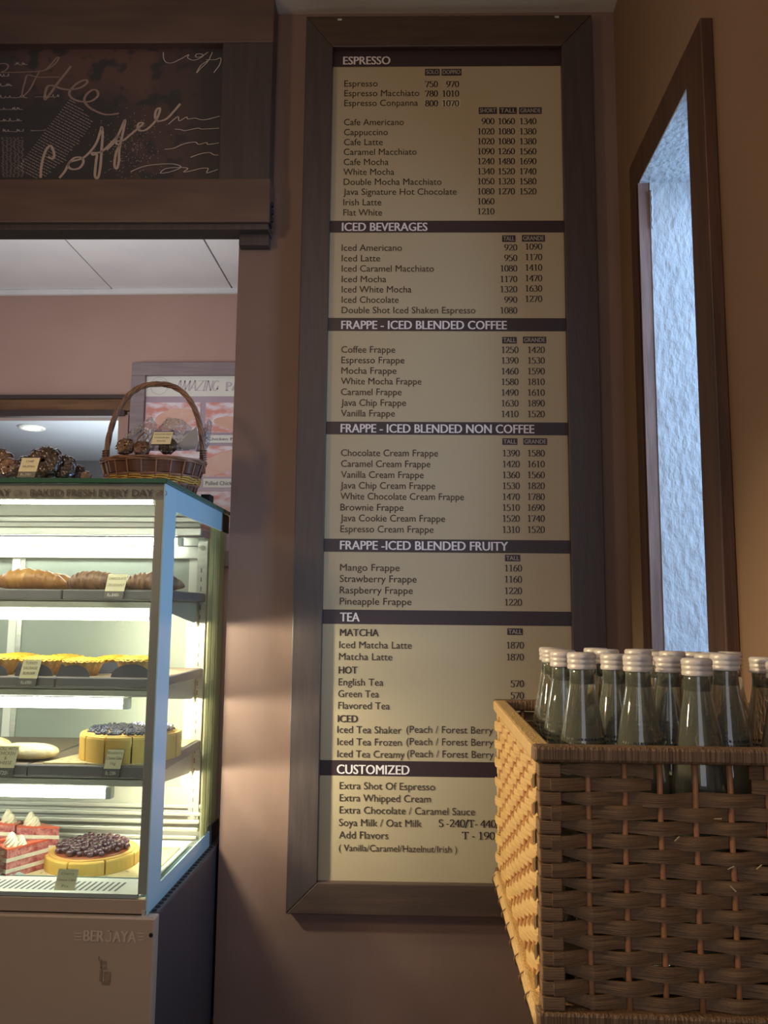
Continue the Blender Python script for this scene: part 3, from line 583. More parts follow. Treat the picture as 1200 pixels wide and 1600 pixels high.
# ================================================================== MENU BOARD
DP = 2.386; DF = 2.365
mL = uW(497.6, 1360, DP)[0]; mR = uW(887, 600, DP)[0]; mT = uW(700, 74, DP)[1]; mBt = uW(560, 1379, DP)[1]
fL = uW(462, 750, DF)[0]; fR = uW(937, 540, DF)[0]; fT = uW(700, 24, DF)[1]; fB = uW(600, 1431, DF)[1]
bd = thing('menu_board', wp((fL + fR) / 2, DW, fB), 'tall framed beige coffee menu board on the brown wall', 'menu board')
iLu = uW(507.5, 740, DF)[0]; iRu = uW(887.5, 600, DF)[0]; iT_ = uW(700, 72, DF)[1]; iB_ = uW(600, 1381, DF)[1]
def wprism(pts, d0, d1):
    mb = wb(); k = len(pts)
    mb.add([(p[0], d0, p[1]) for p in pts] + [(p[0], d1, p[1]) for p in pts], [tuple(range(k - 1, -1, -1)), tuple(range(k, 2 * k))] + [(i, (i + 1) % k, (i + 1) % k + k, i + k) for i in range(k)])
    return mb
obj('frame_stile', wprism([(fL, fB), (iLu, iB_), (iLu, iT_), (fL, fT)], DF, DW), m_dark, bd, bev=.0025)
obj('frame_stile', wprism([(iRu, iB_), (fR, fB), (fR, fT), (iRu, iT_)], DF, DW), m_dark, bd, bev=.0025)
obj('frame_rail', wprism([(fL, fT), (iLu, iT_), (iRu, iT_), (fR, fT)], DF, DW), m_darkh, bd, bev=.0025)
obj('frame_rail', wprism([(fL, fB), (fR, fB), (iRu, iB_), (iLu, iB_)], DF, DW), m_darkh, bd, bev=.0025)
mb = wb(); mb.box(iLu - .003, iRu + .003, DP, DP + .008, iB_ - .003, iT_ + .003); obj('menu_panel', mb, m_panel, bd)
def wquad(x0, x1, y0, y1, mat, name, k, parent=bd, full=False):
    xm = (x0 + x1) / 2; z0 = uW(xm, y1, DP)[1]; z1 = uW(xm, y0, DP)[1]
    ua = iLu if full else uW(x0, (y0 + y1) / 2, DP)[0]; ub = iRu if full else uW(x1, (y0 + y1) / 2, DP)[0]
    mb = wb(); d = DP - .0006 * k; mb.add([(ua, d, z0), (ub, d, z0), (ub, d, z1), (ua, d, z1)], [(0, 1, 2, 3)]); return obj(name, mb, mat, parent)
def wtext(s, x0, x1, yb, cap, mat, name, bold=0, k=2, parent=bd, ser=False):
    xm = (x0 + x1) / 2; zb = uW(xm, yb, DP)[1]; c = uW(xm, yb - cap, DP)[1] - zb
    ua = uW(x0, yb, DP)[0]; ub = uW(x1, yb, DP)[0]; mb = MB(); PP = lambda a, b: wp(a, DP - .0006 * k, b)
    if ser: serif(mb, s, PP, ua, zb, c, width=ub - ua, bold=bold or .052, thin=.032)
    else: text(mb, s, PP, ua, ub, zb, c, bold=bold)
    return obj(name, mb, mat, parent)
for s, x0, x1, y0, y1, yb in [('ESPRESSO', 536, 610, 74, 104, 101), ('ICED BEVERAGES', 534, 668, 345, 363.5, 361), ('FRAPPE - ICED BLENDED COFFEE', 533, 792, 497, 517.5, 514.5),
                          ('FRAPPE - ICED BLENDED NON COFFEE', 532, 835, 659.5, 679.5, 676.5), ('FRAPPE -ICED BLENDED FRUITY', 531, 794, 843, 863.5, 859.5),
                          ('TEA', 531, 562, 954, 976.5, 971), ('CUSTOMIZED', 526, 640, 1190, 1214, 1209.5)]:
    bnd = wquad(505, 890, y0, y1, m_band, 'heading_band', 1, full=True)
    wtext(s, x0, x1, yb, 12 + 2.2 * (yb / 1200), m_head_t, 'heading_lettering', bold=.055, parent=bnd)
for s, x0, x1, yc in [('SOLO', 664, 687, 113), ('DOPPIO', 690, 721, 113), ('SHORT', 748, 776.5, 173), ('TALL', 780, 807.5, 173), ('GRANDE', 811, 846.5, 173),
                      ('TALL', 784.5, 805.5, 373), ('GRANDE', 815.5, 851.5, 372.5), ('TALL', 784.5, 807.5, 531.7), ('GRANDE', 817, 853.5, 531.3),
                      ('TALL', 784.8, 808.5, 690), ('GRANDE', 817.5, 855, 690), ('TALL', 789, 813, 872), ('TALL', 792.5, 817, 987)]:
    ch = wquad(x0, x1, yc - 5.2, yc + 5.2, m_band, 'size_label', 1); wtext(s, x0 + 1.8, x1 - 1.8, yc + 3.2, 6.4, m_chip_t, 'size_lettering', bold=.03, parent=ch)
items = [('Espresso', 538, 590, 131), ('Espresso Macchiato', 538, 655, 146), ('Espresso Conpanna', 538, 653, 161.3),
 ('Cafe Americano', 537.5, 631, 191.3), ('Cappuccino', 537.5, 606, 207), ('Cafe Latte', 537.5, 598, 222.5), ('Caramel Macchiato', 537, 651, 237.7), ('Cafe Mocha', 537, 607, 253.5), ('White Mocha', 536.5, 616, 269), ('Double Mocha Macchiato', 537, 690, 284.5), ('Java Signature Hot Chocolate', 536.5, 713.5, 300), ('Irish Latte', 536.5, 596, 316.5), ('Flat White', 536.5, 597, 332.5),
 ('Iced Americano', 534, 628, 387.5), ('Iced Latte', 534, 594, 404), ('Iced Caramel Macchiato', 534, 678, 420), ('Iced Mocha', 534, 603.5, 436.5), ('Iced White Mocha', 534, 643, 452.5), ('Iced Chocolate', 534, 623, 468.7), ('Double Shot Iced Shaken Espresso', 534, 743, 485),
 ('Coffee Frappe', 533.5, 617.5, 546.5), ('Espresso Frappe', 533.5, 632, 563), ('Mocha Frappe', 533.5, 619.5, 579.5), ('White Mocha Frappe', 533, 658.5, 596), ('Caramel Frappe', 533, 627.5, 612.7), ('Java Chip Frappe', 533, 634.5, 629.5), ('Vanilla Frappe', 533, 617, 646),
 ('Chocolate Cream Frappe', 533, 684.5, 708), ('Caramel Cream Frappe', 533, 672.5, 725), ('Vanilla Cream Frappe', 533, 662, 742), ('Java Chip Cream Frappe', 532, 680, 759), ('White Chocolate Cream Frappe', 532, 725, 776), ('Brownie Frappe', 532, 630.5, 793), ('Java Cookie Cream Frappe', 532, 695.5, 810), ('Espresso Cream Frappe', 532, 677.5, 827),
 ('Mango Frappe', 531.5, 624.5, 887), ('Strawberry Frappe', 531, 651, 904.7), ('Raspberry Frappe', 531, 645, 922.5), ('Pineapple Frappe', 531, 643, 940),
 ('Iced Matcha Latte', 530, 643.5, 1008), ('Matcha Latte', 529.5, 613, 1026.3), ('English Tea', 529, 599, 1066), ('Green Tea', 528.5, 592, 1084.3), ('Flavored Tea', 528.5, 609, 1102.8),
 ('Iced Tea Shaker', 527, 627.5, 1140.5), ('(Peach / Forest Berry )', 635, 779, 1140.5), ('Iced Tea Frozen', 527, 627.5, 1159.5), ('(Peach / Forest Berry )', 635, 779.5, 1159.5), ('Iced Tea Creamy', 527, 632, 1178.5), ('(Peach / Forest Berry )', 636, 780, 1178.5),
 ('Extra Shot Of Espresso', 530.5, 679.5, 1228.5), ('Extra Whipped Cream', 530.5, 673, 1247.5), ('Extra Chocolate / Caramel Sauce', 530.5, 742, 1267), ('Soya Milk / Oat Milk', 529.5, 659, 1286), ('Add Flavors', 529.5, 606.5, 1305), ('( Vanilla/Caramel/Hazelnut/Irish )', 529.5, 714, 1326)]
for s, x0, x1, yc in items:
    cap = 9.4 + 1.9 * (yc / 1300)
    if s.startswith('( V'): cap *= .92
    wtext(s, x0, x1, yc + cap / 2 - .3, cap, m_ink, 'item_name')
for s, x0, x1, yc in [('MATCHA', 531, 592, 988.5), ('HOT', 529, 558.5, 1047), ('ICED', 527.5, 559, 1123)]:
    wtext(s, x0, x1, yc + 5.4, 11, m_ink, 'subheading', bold=.05)
pr = []
for y, a, b in [(131.5, '750', '970'), (146.3, '780', '1010'), (161.5, '800', '1070')]: pr += [(a, 684, y), (b, 717, y)]
wquad(690, 719.5, 155, 167, m_patch, 'price_sticker', 1)
for y, *t in [(189.5, '900', '1060', '1340'), (205.3, '1020', '1080', '1380'), (220.8, '1020', '1080', '1380'), (236.5, '1090', '1260', '1560'), (252, '1240', '1480', '1690'), (267.7, '1340', '1520', '1740'), (283.3, '1050', '1320', '1580'), (299, '1080', '1270', '1520'), (314.6, '1060'), (330.3, '1210')]:
    for s, x in zip(t, (772.3, 804.3, 838)): pr.append((s, x, y))
for y, *t in [(386.7, '920', '1090'), (403, '950', '1170'), (419.3, '1080', '1410'), (436, '1170', '1470'), (452, '1320', '1630'), (468.3, '990', '1270'), (485, '1080')]:
    for s, x, dy in zip(t, (808, 847), (0, -1.3)): pr.append((s, x, y + dy))
for y, *t in [(546.6, '1250', '1420'), (563.2, '1390', '1530'), (580, '1460', '1590'), (596.5, '1580', '1810'), (613.3, '1490', '1610'), (630, '1630', '1890'), (646.8, '1410', '1520')]:
    for s, x in zip(t, (810, 851)): pr.append((s, x, y))
for y, *t in [(708, '1390', '1580'), (725, '1420', '1610'), (742, '1360', '1560'), (759, '1530', '1820'), (776, '1470', '1780'), (793, '1510', '1690'), (810, '1520', '1740'), (827.3, '1310', '1520')]:
    for s, x in zip(t, (812, 851)): pr.append((s, x, y))
for y, s in [(887.5, '1160'), (905, '1160'), (923, '1220'), (941, '1220')]: pr.append((s, 815.5, y))
for y, s in [(1008, '1870'), (1026.5, '1870'), (1068, '570'), (1086.5, '570')]: pr.append((s, 818.5, y))
for s, xr_, yc in pr:
    cap = 9.3 + 1.3 * (yc / 1000); dw = 6.55 + .35 * (yc / 1000)
    wtext(s, xr_ - dw * len(s), xr_ + .3, yc + cap / 2, cap, m_inkb, 'price', ser=True)
wtext('S -240/T- 440/G', 685, 790, 1292.5, 12, m_inkb, 'price', ser=True)
wtext('T - 190/G', 722, 790, 1311.5, 12, m_inkb, 'price', ser=True)
for (x, y, D_) in ((531, 31, DF), (870, 27, DF)):
    uu, zz = uW(x, y, D_); mb = wb(); mb.box(uu - .007, uu + .007, DF - .003, DF + .002, zz - .003, zz + .003); obj('mounting_clip', mb, m_steel, bd, bev=.001)

# ================================================================== CAKE DISPLAY CASE
YB = 2.485; ZT = 1.458; ZG = 1.447; ZB = 0.489; CL = -1.80
case = thing('cake_display_case', ((XC + CL) / 2, (YC + YB) / 2, 0), 'lit glass cake display case with greige steel base in the doorway', 'display case')
XB = -0.572
mb = MB(); mb.box(CL - .02, XB, YC - .012, YC + .02, .02, ZB); obj('front_panel', mb, m_base, case, bev=.004)
mb = MB(); mb.box(CL - .02, XB - .004, YC + .02, YB, .02, ZB - .003); obj('base_body', mb, m_baseside, case, bev=.002, label='dark navy side of the base')
mb = MB(); mb.box(XB - .006, XB - .0025, YC + .016, YC + .021, .03, ZB - .01); obj('edge_strip', mb, m_steel, case)
mb = MB(); mb.box(XC - .002, XB - .004, YC + .02, YB, ZB - .003, ZB + .001); obj('vent_ledge', mb, m_trimd, case)
for i in range(22):
    yy = YC + .03 + i * .0235; mb = MB(); mb.prism([(XC + .004 + .0055 * math.cos(a) + .003, yy + .0075 * math.sin(a)) for a in [2 * PI * k / 10 for k in range(10)]], ZB + .001, ZB + .0022, 'z')
    obj('vent_slot', mb, m_slot, case)
# frame under glass
zl0 = atY(100, 1425.5, YC).z; zl1 = atY(100, 1403, YC).z; zl2 = atY(100, 1396, YC).z
mb = MB(); mb.box(CL, XC - .003, YC, YC + .02, zl0, zl1); obj('bottom_rail', mb, m_base, case, bev=.0015)
mb = MB(); mb.box(CL, XC - .026, YC + .004, YC + .02, zl1, zl2); obj('inner_lip', mb, m_white, case, bev=.001)
mb = MB(); mb.box(CL, XC - .003, YC + .004, YC + .018, ZB, zl0); obj('shadow_gap', mb, m_slot, case)
mb = MB(); mb.box(XC - .012, XC - .001, YC - .001, YC + .02, ZB - .002, ZB + .012); obj('corner_clip', mb, m_steel, case, bev=.001)
# glass
mb = MB(); mb.box(CL, XC - .003, YC + .001, YC + .005, zl1, ZG); obj('front_glass', mb, m_pane, case)
mb = MB(); mb.box(XC - .006, XC - .003, YC + .004, YB, ZB + .002, ZG); obj('side_glass', mb, m_spane, case)
mb = MB(); mb.box(CL, XC + .004, YC - .006, YB + .0, ZG + .0005, ZT); obj('top_glass', mb, m_topglass, case, bev=.001)
mb = MB(); mb.box(CL, XC + .005, YC - .0075, YC - .006, ZG + .0005, ZT - .0005); mb.box(XC + .004, XC + .0055, YC - .0075, YB, ZG + .0005, ZT - .0005); obj('top_glass_edge', mb, m_greenedge, case)
# printed border on side glass
Yv = atX(275, 800, XC).y; zt_ = atX(275.5, 800, XC).z; zb_ = atX(247, 1384, XC).z; Ye = atX(349, 820, XC).y
mb = MB(); mb.box(XC - .003, XC, YC - .001, Yv, ZB + .002, ZG); obj('glass_border_strip', mb, m_bluefilm, case)
mb = MB(); mb.box(XC - .003, XC, Yv, 2.413, zt_, ZG); obj('glass_border_strip', mb, m_bluefilm, case)
mb = MB(); mb.box(XC - .003, XC, Yv, 2.379, ZB + .002, zb_ + .004); obj('glass_border_strip', mb, m_bluefilm, case)
mb = MB(); mb.box(XC - .003, XC + .001, 2.413, YB, zt_, ZG - .002); obj('border_end_cap', mb, m_trimd, case)
mb = MB(); mb.box(XC - .003, XC + .001, 2.379, YB, ZB + .003, zb_ + .015); obj('border_end_cap', mb, m_trimd, case)
mb = MB(); mb.box(XC - .001, XC + .0005, Yv, 2.413, zt_ - .0012, zt_); obj('border_edge_line', mb, m_white, case)
# corner post & lettering strip
px0 = atY(214, 1398, YC).x; px1 = XC - .0035
mb = MB(); mb.box(px1 - .021, px1, YC + .0055, YC + .010, zl2, atY(200, 780, YC).z); obj('corner_post', mb, m_post, case)
zs0 = atY(120, 780, YC).z; zs1 = ZG - .001
mb = MB(); mb.box(CL, px1, YC + .0055, YC + .009, zs0, zs1); obj('lettering_strip', mb, m_strip, case)
PG = lambda a, b: (a, YC + .0004, b)
za_ = atY(120, 775.5, YC).z; hc = atY(120, 764.5, YC).z - za_
mb = MB(); text(mb, 'BAKED FRESH EVERY DAY', PG, atY(47, 770, YC).x, atY(239, 770, YC).x, za_, hc, bold=.04); obj('strip_lettering', mb, m_stript, case)
wfull = atY(239, 770, YC).x - atY(47, 770, YC).x; gap = .082
x_ = atY(15, 770, YC).x
mb = MB(); text(mb, 'BAKED FRESH EVERY DAY', PG, x_ - wfull, x_, za_, hc, bold=.04); obj('strip_lettering', mb, m_stript, case)
for xc_ in (30, 252):
    mb = MB()
    for k, (dx, r_) in enumerate(((-4.5, 20), (3.5, -25))):
        c = atY(xc_ + dx, 770, YC); rr = math.radians(r_)
        e = [(c.x + .0085 * math.cos(a) * math.cos(rr) - .006 * math.sin(a) * math.sin(rr), c.z + .0085 * math.cos(a) * math.sin(rr) + .006 * math.sin(a) * math.cos(rr)) for a in [2 * PI * i / 16 for i in range(17)]]
        mb.ribbon(e, PG, lambda a, b: .0007); mb.ribbon([(c.x - .007 * math.cos(rr), c.z - .007 * math.sin(rr)), (c.x, c.z + .0015), (c.x + .007 * math.cos(rr), c.z + .007 * math.sin(rr))], PG, lambda a, b: .0006)
    obj('bean_mark', mb, m_stripl, case)
# top inner tube and reflector
zt1 = atY(100, 784, YC + .03).z
def tube_light(x0, x1, y, z_, r, clipx=None):
    mb = MB(); mb.tube([(x0, y, z_), (x1, y, z_)], r, 12); obj('light_tube', mb, m_tube, case, smooth=True)
    mb = MB(); mb.box(x1 - .002, x1 + .012, y - r, y + r, z_ - r, z_ + r * 1.2); obj('tube_end_cap', mb, m_white, case, bev=.002)
tube_light(CL + .03, XC - .04, YC + .045, zt1 + .004, .008)
tube_light(CL + .03, -.70, 2.325, atY(100, 846, 2.325).z, .011)  # extra tube added so the rear rail reads blown white
mb = MB(); mb.box(CL, XC - .02, YC + .02, YC + .15, ZG - .02, ZG - .004); obj('top_light_tray', mb, m_white, case, bev=.002)
# solid horizontal bands that stand in for a reflection under the top
for k, (ya, yb_, mt_) in enumerate(((788, 806, m_greym), (807, 815, m_steel), (816, 823, m_white), (824, 836, m_steel))):
    yk = YC + .40 + .01 * k; a = atY(100, yb_, yk).z; b = atY(100, ya, yk).z
    mb = MB(); mb.box(CL + .01, XC - .03, yk, yk + .012, a, b); obj('hood_reflection_band', mb, mt_, case, bev=.002)
# rear: frame, sliding doors
YD = 2.385
def dz(y): return atY(100, y, YD).z
zr0, zr1 = dz(872), dz(839)
mb = MB(); mb.box(CL, XC - .045, YD - .01, YD + .02, zr0, zr1); obj('rear_top_rail', mb, m_white, case, bev=.002)
mb = MB(); mb.box(CL, XC - .045, YD - .013, YD - .0095, dz(853.5), dz(852)); obj('rail_groove', mb, m_trimd, case)
mb = MB(); mb.box(CL, XC - .02, YD - .005, YD + .02, ZB + .01, dz(1262)); obj('rear_bottom_rail', mb, m_steel, case, bev=.002)
xp0 = atY(20, 880, YD).x; xp1 = atY(32, 880, YD).x; xe0 = atY(296, 880, YD).x
zd0 = dz(1225)
dr = MB(); dr.box(xp1 + .015, xe0, YD + .004, YD + .008, zd0, zr0); d1 = obj('sliding_door', dr, m_door, case)
mb = MB(); mb.box(xp1, xp1 + .015, YD - .0, YD + .01, zd0, zr0); obj('door_stile', mb, m_steel, d1)
mb = MB(); mb.box(xe0, xe0 + .03, YD - .0, YD + .01, zd0, zr0); obj('door_stile', mb, m_white, d1)
dr = MB(); dr.box(CL, xp0, YD + .012, YD + .016, zd0, zr0); d2 = obj('sliding_door', dr, m_door, case)
mb = MB(); mb.box(xp0, xp1, YD - .002, YD + .018, zd0, zr0); obj('door_stile', mb, m_white, d2)
mb = MB(); mb.box(CL, xe0 + .03, YD - .004, YD + .02, dz(1262), zd0); obj('door_track', mb, m_greym, case)
for k in range(5):
    yk = YD - .02 - .012 * k; zz = ZB + .115 - .018 * k
    mb = MB(); mb.box(CL, XC - .02, yk - .006, yk + .006, zz - .006, zz + .004); obj('coil_rib', mb, m_steel, case, bev=.002)
# corner upright (slotted) at rear right
ux0, ux1 = -.652, -.622
mb = MB(); mb.box(ux0, ux1, YD - .03, YD - .022, ZB + .06, dz(842)); up = obj('slotted_upright', mb, m_steel, case, bev=.001)
for i in range(26):
    zz = ZB + .10 + i * .027
    mb = MB(); mb.box(ux0 + .012, ux0 + .015, YD - .0312, YD - .0302, zz, zz + .013); obj('upright_slot', mb, m_trimd, up)
for zz in (dz(856), dz(1290) if False else ZB + .085):
    mb = MB(); c = ((ux0 + ux1) / 2, YD - .032)
    mt_ = Matrix.Translation((c[0], c[1], zz)) @ Matrix.Rotation(PI / 2, 4, 'X'); mb.lathe([(.008, 0), (.008, .002), (.004, .003), (.002, .003)], 16, mt_); obj('screw', mb, m_greym, up, smooth=False)
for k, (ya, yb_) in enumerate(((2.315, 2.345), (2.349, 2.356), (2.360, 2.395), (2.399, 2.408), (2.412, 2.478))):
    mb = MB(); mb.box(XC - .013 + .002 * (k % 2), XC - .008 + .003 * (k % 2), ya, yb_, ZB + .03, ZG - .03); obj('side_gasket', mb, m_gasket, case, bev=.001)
# deck with slots
mb = MB(); mb.box(CL, XC - .02, YC + .02, YD, ZB, ZB + .02); obj('deck', mb, m_steel, case)
zdk = atY(100, 1394, 1.872).z
ZDK = ZB + .036
mb = MB(); mb.box(CL, XC - .022, YC + .021, YC + .13, ZB + .0202, ZDK); vg = obj('vent_grille', mb, m_white, case, bev=.001)
pitch = 0.0135
xk = atY(186, 1375, YC + .06).x
for i in range(36):
    x0 = xk - i * pitch; mb = MB(); ya, yb_ = YC + .040, YC + .100
    mb.add([(x0 - .0045, ya, ZDK + .0006), (x0 + .001, ya, ZDK + .0006), (x0 + .0045, yb_, ZDK + .0006), (x0 - .001, yb_, ZDK + .0006)], [(0, 1, 2, 3)]); obj('grille_slot', mb, m_slotg, vg)
# embossed maker's name on the base
PB = lambda a, b: (a, YC - .0135, b)
a = atY(130, 1470, YC - .012); b = atY(214, 1455, YC - .012)
mb = MB(); _w = b.x - a.x; _h = b.z - a.z; text(mb, 'BER', PB, a.x, a.x + _w * .40, a.z, _h, bold=.08); text(mb, 'AYA', PB, a.x + _w * .55, b.x, a.z, _h, bold=.08)
mb.ribbon([(a.x + _w * p, a.z + _h * q) for p, q in ((.43, .25), (.44, .08), (.475, .03), (.51, .10), (.515, .3), (.515, 1.0))], PB, lambda dx, dy: .0016); mb.ribbon([(a.x + _w * .45, a.z + _h * .97), (a.x + _w * .54, a.z + _h * .97)], PB, lambda dx, dy: .0012)
for xx in ((116, 128), (216, 226)):
    for yy in (1458, 1463, 1468):
        p = atY(xx[0], yy, YC - .012); q = atY(xx[1], yy, YC - .012); mb.ribbon([(p.x, p.z), (q.x, q.z)], PB, lambda a_, b_: .0012)
obj('embossed_lettering', mb, m_emboss, case)
mb = MB(); p = atY(236, 1461, YC - .012); mt_ = Matrix.Translation((p.x, YC - .0125, p.z)) @ Matrix.Rotation(PI / 2, 4, 'X'); mb.lathe([(.0045, 0), (.0045, .001), (.003, .0025), (.001, .003)], 12, mt_); obj('screw', mb, m_slot, case)
mb = MB()
for (x, y, ww, hh) in [(155, 1497, 2, 6), (158, 1506, 3, 12), (164, 1504, 6, 5), (163, 1512, 9, 4), (158, 1524, 4, 16), (168, 1526, 10, 14), (166, 1536, 12, 4)]:
    p = atY(x, y, YC - .012); s_ = YC / F; mb.add([PB(p.x - ww * s_ / 2, p.z - hh * s_ / 2), PB(p.x + ww * s_ / 2, p.z - hh * s_ / 2), PB(p.x + ww * s_ / 2 * .9, p.z + hh * s_ / 2), PB(p.x - ww * s_ / 2 * 1.1, p.z + hh * s_ / 2)], [(0, 1, 2, 3)])
m_resid = M('glue_residue', (0.20, 0.145, 0.105, 1), (0.31, 0.24, 0.18, 1), rough=0.7, ns=60)
obj('sticker_residue', mb, m_resid, case)

# shelves ------------------------------------------------------------
SH = []
for (ytop, yb1, yb2, ytube, txr, Yf, xs_split) in [(921, 936, 950, 960, 236, 2.00, 97), (1058.5, 1074, 1088, 1098, 195, 1.97, 86), (1196, 1213.5, 1228, 1237.5, 168, 1.94, 42)]:
    zt0 = atY(100, ytop, Yf).z; z1 = atY(100, yb1, Yf).z; z2 = atY(100, yb2, Yf).z; SH.append((Yf, zt0, z1))
    xe = XC - .03
    mb = MB(); mb.box(CL + .01, xe - .02, Yf + .004, Yf + .024, z2, z1 - .001); obj('shelf_lip', mb, m_greym, case, bev=.002)
    mb = MB(); mb.box(CL + .01, xe - .02, Yf + .004, YD - .04, z1 - .006, z1 - .001); obj('shelf_plate', mb, m_greym, case)
    mb = MB(); mb.prism([(Yf + .03, z1 - .001), (YD - .03, z1 - .001), (YD - .03, z1 - .075), (YD - .05, z1 - .055), (YD - .07, z1 - .06), (Yf + .06, z1 - .030)], xe - .022, xe - .018, 'x'); obj('shelf_bracket', mb, m_greym, case)
    tx = atY(txr, ytube, Yf + .015).x
    tube_light(CL + .03, tx, Yf + .016, atY(100, ytube, Yf + .016).z, .0125 if ytop > 950 else .0135)
    xs_ = atY(xs_split, ytop, Yf).x
    for (a, b) in ((CL + .02, xs_ - .0015), (xs_ + .0015, xe)):
        bo = thing('serving_board', ((a + b) / 2, (Yf + YD) / 2, z1), {0: 'top', 1: 'middle', 2: 'lowest'}[len(SH) - 1] + ' shelf serving board, ' + ('left one, cut by the frame' if a < xs_ - .01 else 'right one, beside the corner post'), 'board', 'grey melamine boards on the case shelves')
        mb = MB(); mb.box(a, b, Yf, YD - .03, z1, zt0); obj('board_body', mb, m_boardf, bo, bev=.003)
        mb = MB(); mb.box(a + .004, b - .004, Yf + .004, YD - .034, zt0, zt0 + .0008); obj('board_top', mb, m_board, bo)
    SH[-1] = (Yf, zt0 + .0008, z1)

# ================================================================== FOOD
def sphere(mb, c, r, n=8, k=5, sz=1.0):
    prof = [(max(r * math.sin(PI * i / k), r * .02), -r * sz * math.cos(PI * i / k)) for i in range(k + 1)]
    return mb.lathe(prof, n, Matrix.Translation(c))
def price_tag(px0, px1, pyt, pyb, Yt, lines, price, label, tilt=.22):
    a = atY(px0, pyb, Yt); b = atY(px1, pyt, Yt); w_ = b.x - a.x; h = (b.z - a.z); z0 = a.z
    t = thing('price_tag', ((a.x + b.x) / 2, Yt, z0), label, 'price tag', 'price tags of the bakery display')
    sl = math.radians(14)
    Pt = lambda k: (lambda x, y: (a.x + x + y * .10, Yt + y * math.tan(sl) - .0005 * k, z0 + y))
    def quad(x0, x1, y0, y1, k, thick=0):
        mb = MB(); PQ = Pt(k); q = [PQ(x0, y0), PQ(x1, y0), PQ(x1, y1), PQ(x0, y1)]
        if thick: mb.add(q + [(p[0], p[1] + thick, p[2]) for p in q], [(0, 1, 2, 3), (7, 6, 5, 4), (0, 4, 5, 1), (1, 5, 6, 2), (2, 6, 7, 3), (3, 7, 4, 0)])
        else: mb.add(q, [(0, 1, 2, 3)])
        return mb
    fr = .30 if price else 0
    obj('holder', quad(-.001, w_ + .001, 0, h + .001, 0, .003), m_acryl, t)
    obj('card', quad(0, w_, h * fr, h, 1), m_card, t)
    for i, s in enumerate(lines):
        y = h * (1 - (1 - fr) * (i + .85) / (len(lines) + .6)); ww = min(.92, .11 * len(s)) * w_
        mb = MB(); text(mb, s, Pt(2.2), (w_ - ww) / 2, (w_ + ww) / 2, y, h * .105); obj('card_lettering', mb, m_cardink, t)
    if price:
        obj('price_strip', quad(0, w_, 0, h * fr, 1), m_cardk, t)
        mb = MB(); text(mb, price, Pt(2.2), w_ * .18, w_ * .82, h * .08, h * .13, bold=.03); obj('price_lettering', mb, m_cardw, t)
    mb = MB(); c0 = Vector((a.x + w_ - .003, Yt + .003, z0)); mb.box(a.x - .001, a.x + w_ + .001, Yt, Yt + .016, z0 - .0005, z0 + .001); obj('foot', mb, m_acryl, t)
    return t
# croissants
def croissant(L, Rr_, segs, mat, name, label, cat='croissant', group=None, zs=.85):
    t = thing(name, (0, 0, 0), label, cat, group)
    def fn(uu, vv):
        s = uu * 2 - 1; e = max(1 - abs(s) ** 2.2, 0.0) ** .62; ph = (abs(s) * segs) % 1.0
        r = Rr_ * (e * (1 - .16 * ph) + .02); a = 2 * PI * vv
        return (s * L / 2, .25 * L * s * s * .5 + r * math.cos(a), Rr_ * zs * .9 + r * zs * math.sin(a) - (Rr_ - r) * zs * .45)
    mb = MB(); mb.surf(fn, 61, 20, wrap=True); obj('crust', mb, mat, t, smooth=True); return t
Yf, zS, _ = SH[0]
def place(t, px, py, Y0, z0, rot=0, sc_=1):
    p = atY(px, py, Y0); t.location = (p.x, Y0, z0); t.rotation_euler = (0, 0, rot); t.scale = (sc_,) * 3; return t
zS += .0
c1 = croissant(.185, .034, 4, m_crois, 'croissant', 'large golden plain croissant at the left end of the top shelf')
place(c1, 44, 905, Yf + .055, zS, .08)
c2 = dup(c1, (0, 0, 0), label='golden croissant lying behind the plain one, only its back ridge showing'); place(c2, 78, 900, Yf + .16, zS, -.3, .9)
c5 = dup(c1, (0, 0, 0), label='golden croissant cut by the left picture edge on the top shelf'); place(c5, -50, 905, Yf + .07, zS, .1, 1)
c3 = croissant(.165, .031, 6, m_choc, 'chocolate_croissant', 'chocolate-striped croissant behind the top shelf price tag', group=None)
place(c3, 146, 905, Yf + .05, zS, -.05)
c4 = dup(c3, (0, 0, 0), label='chocolate-striped croissant nearest the corner post on the top shelf'); place(c4, 237, 905, Yf + .09, zS, .12)
c6 = dup(c3, (0, 0, 0), label='chocolate-striped croissant lying behind, between the two front ones'); place(c6, 190, 905, Yf + .18, zS, .1, .95)
price_tag(161, 193, 897, 935, Yf - .012, ['CHOCOLATE', 'CROISSANT'], 'Rs.840/-', 'cream price tag in front of the chocolate-striped croissants')
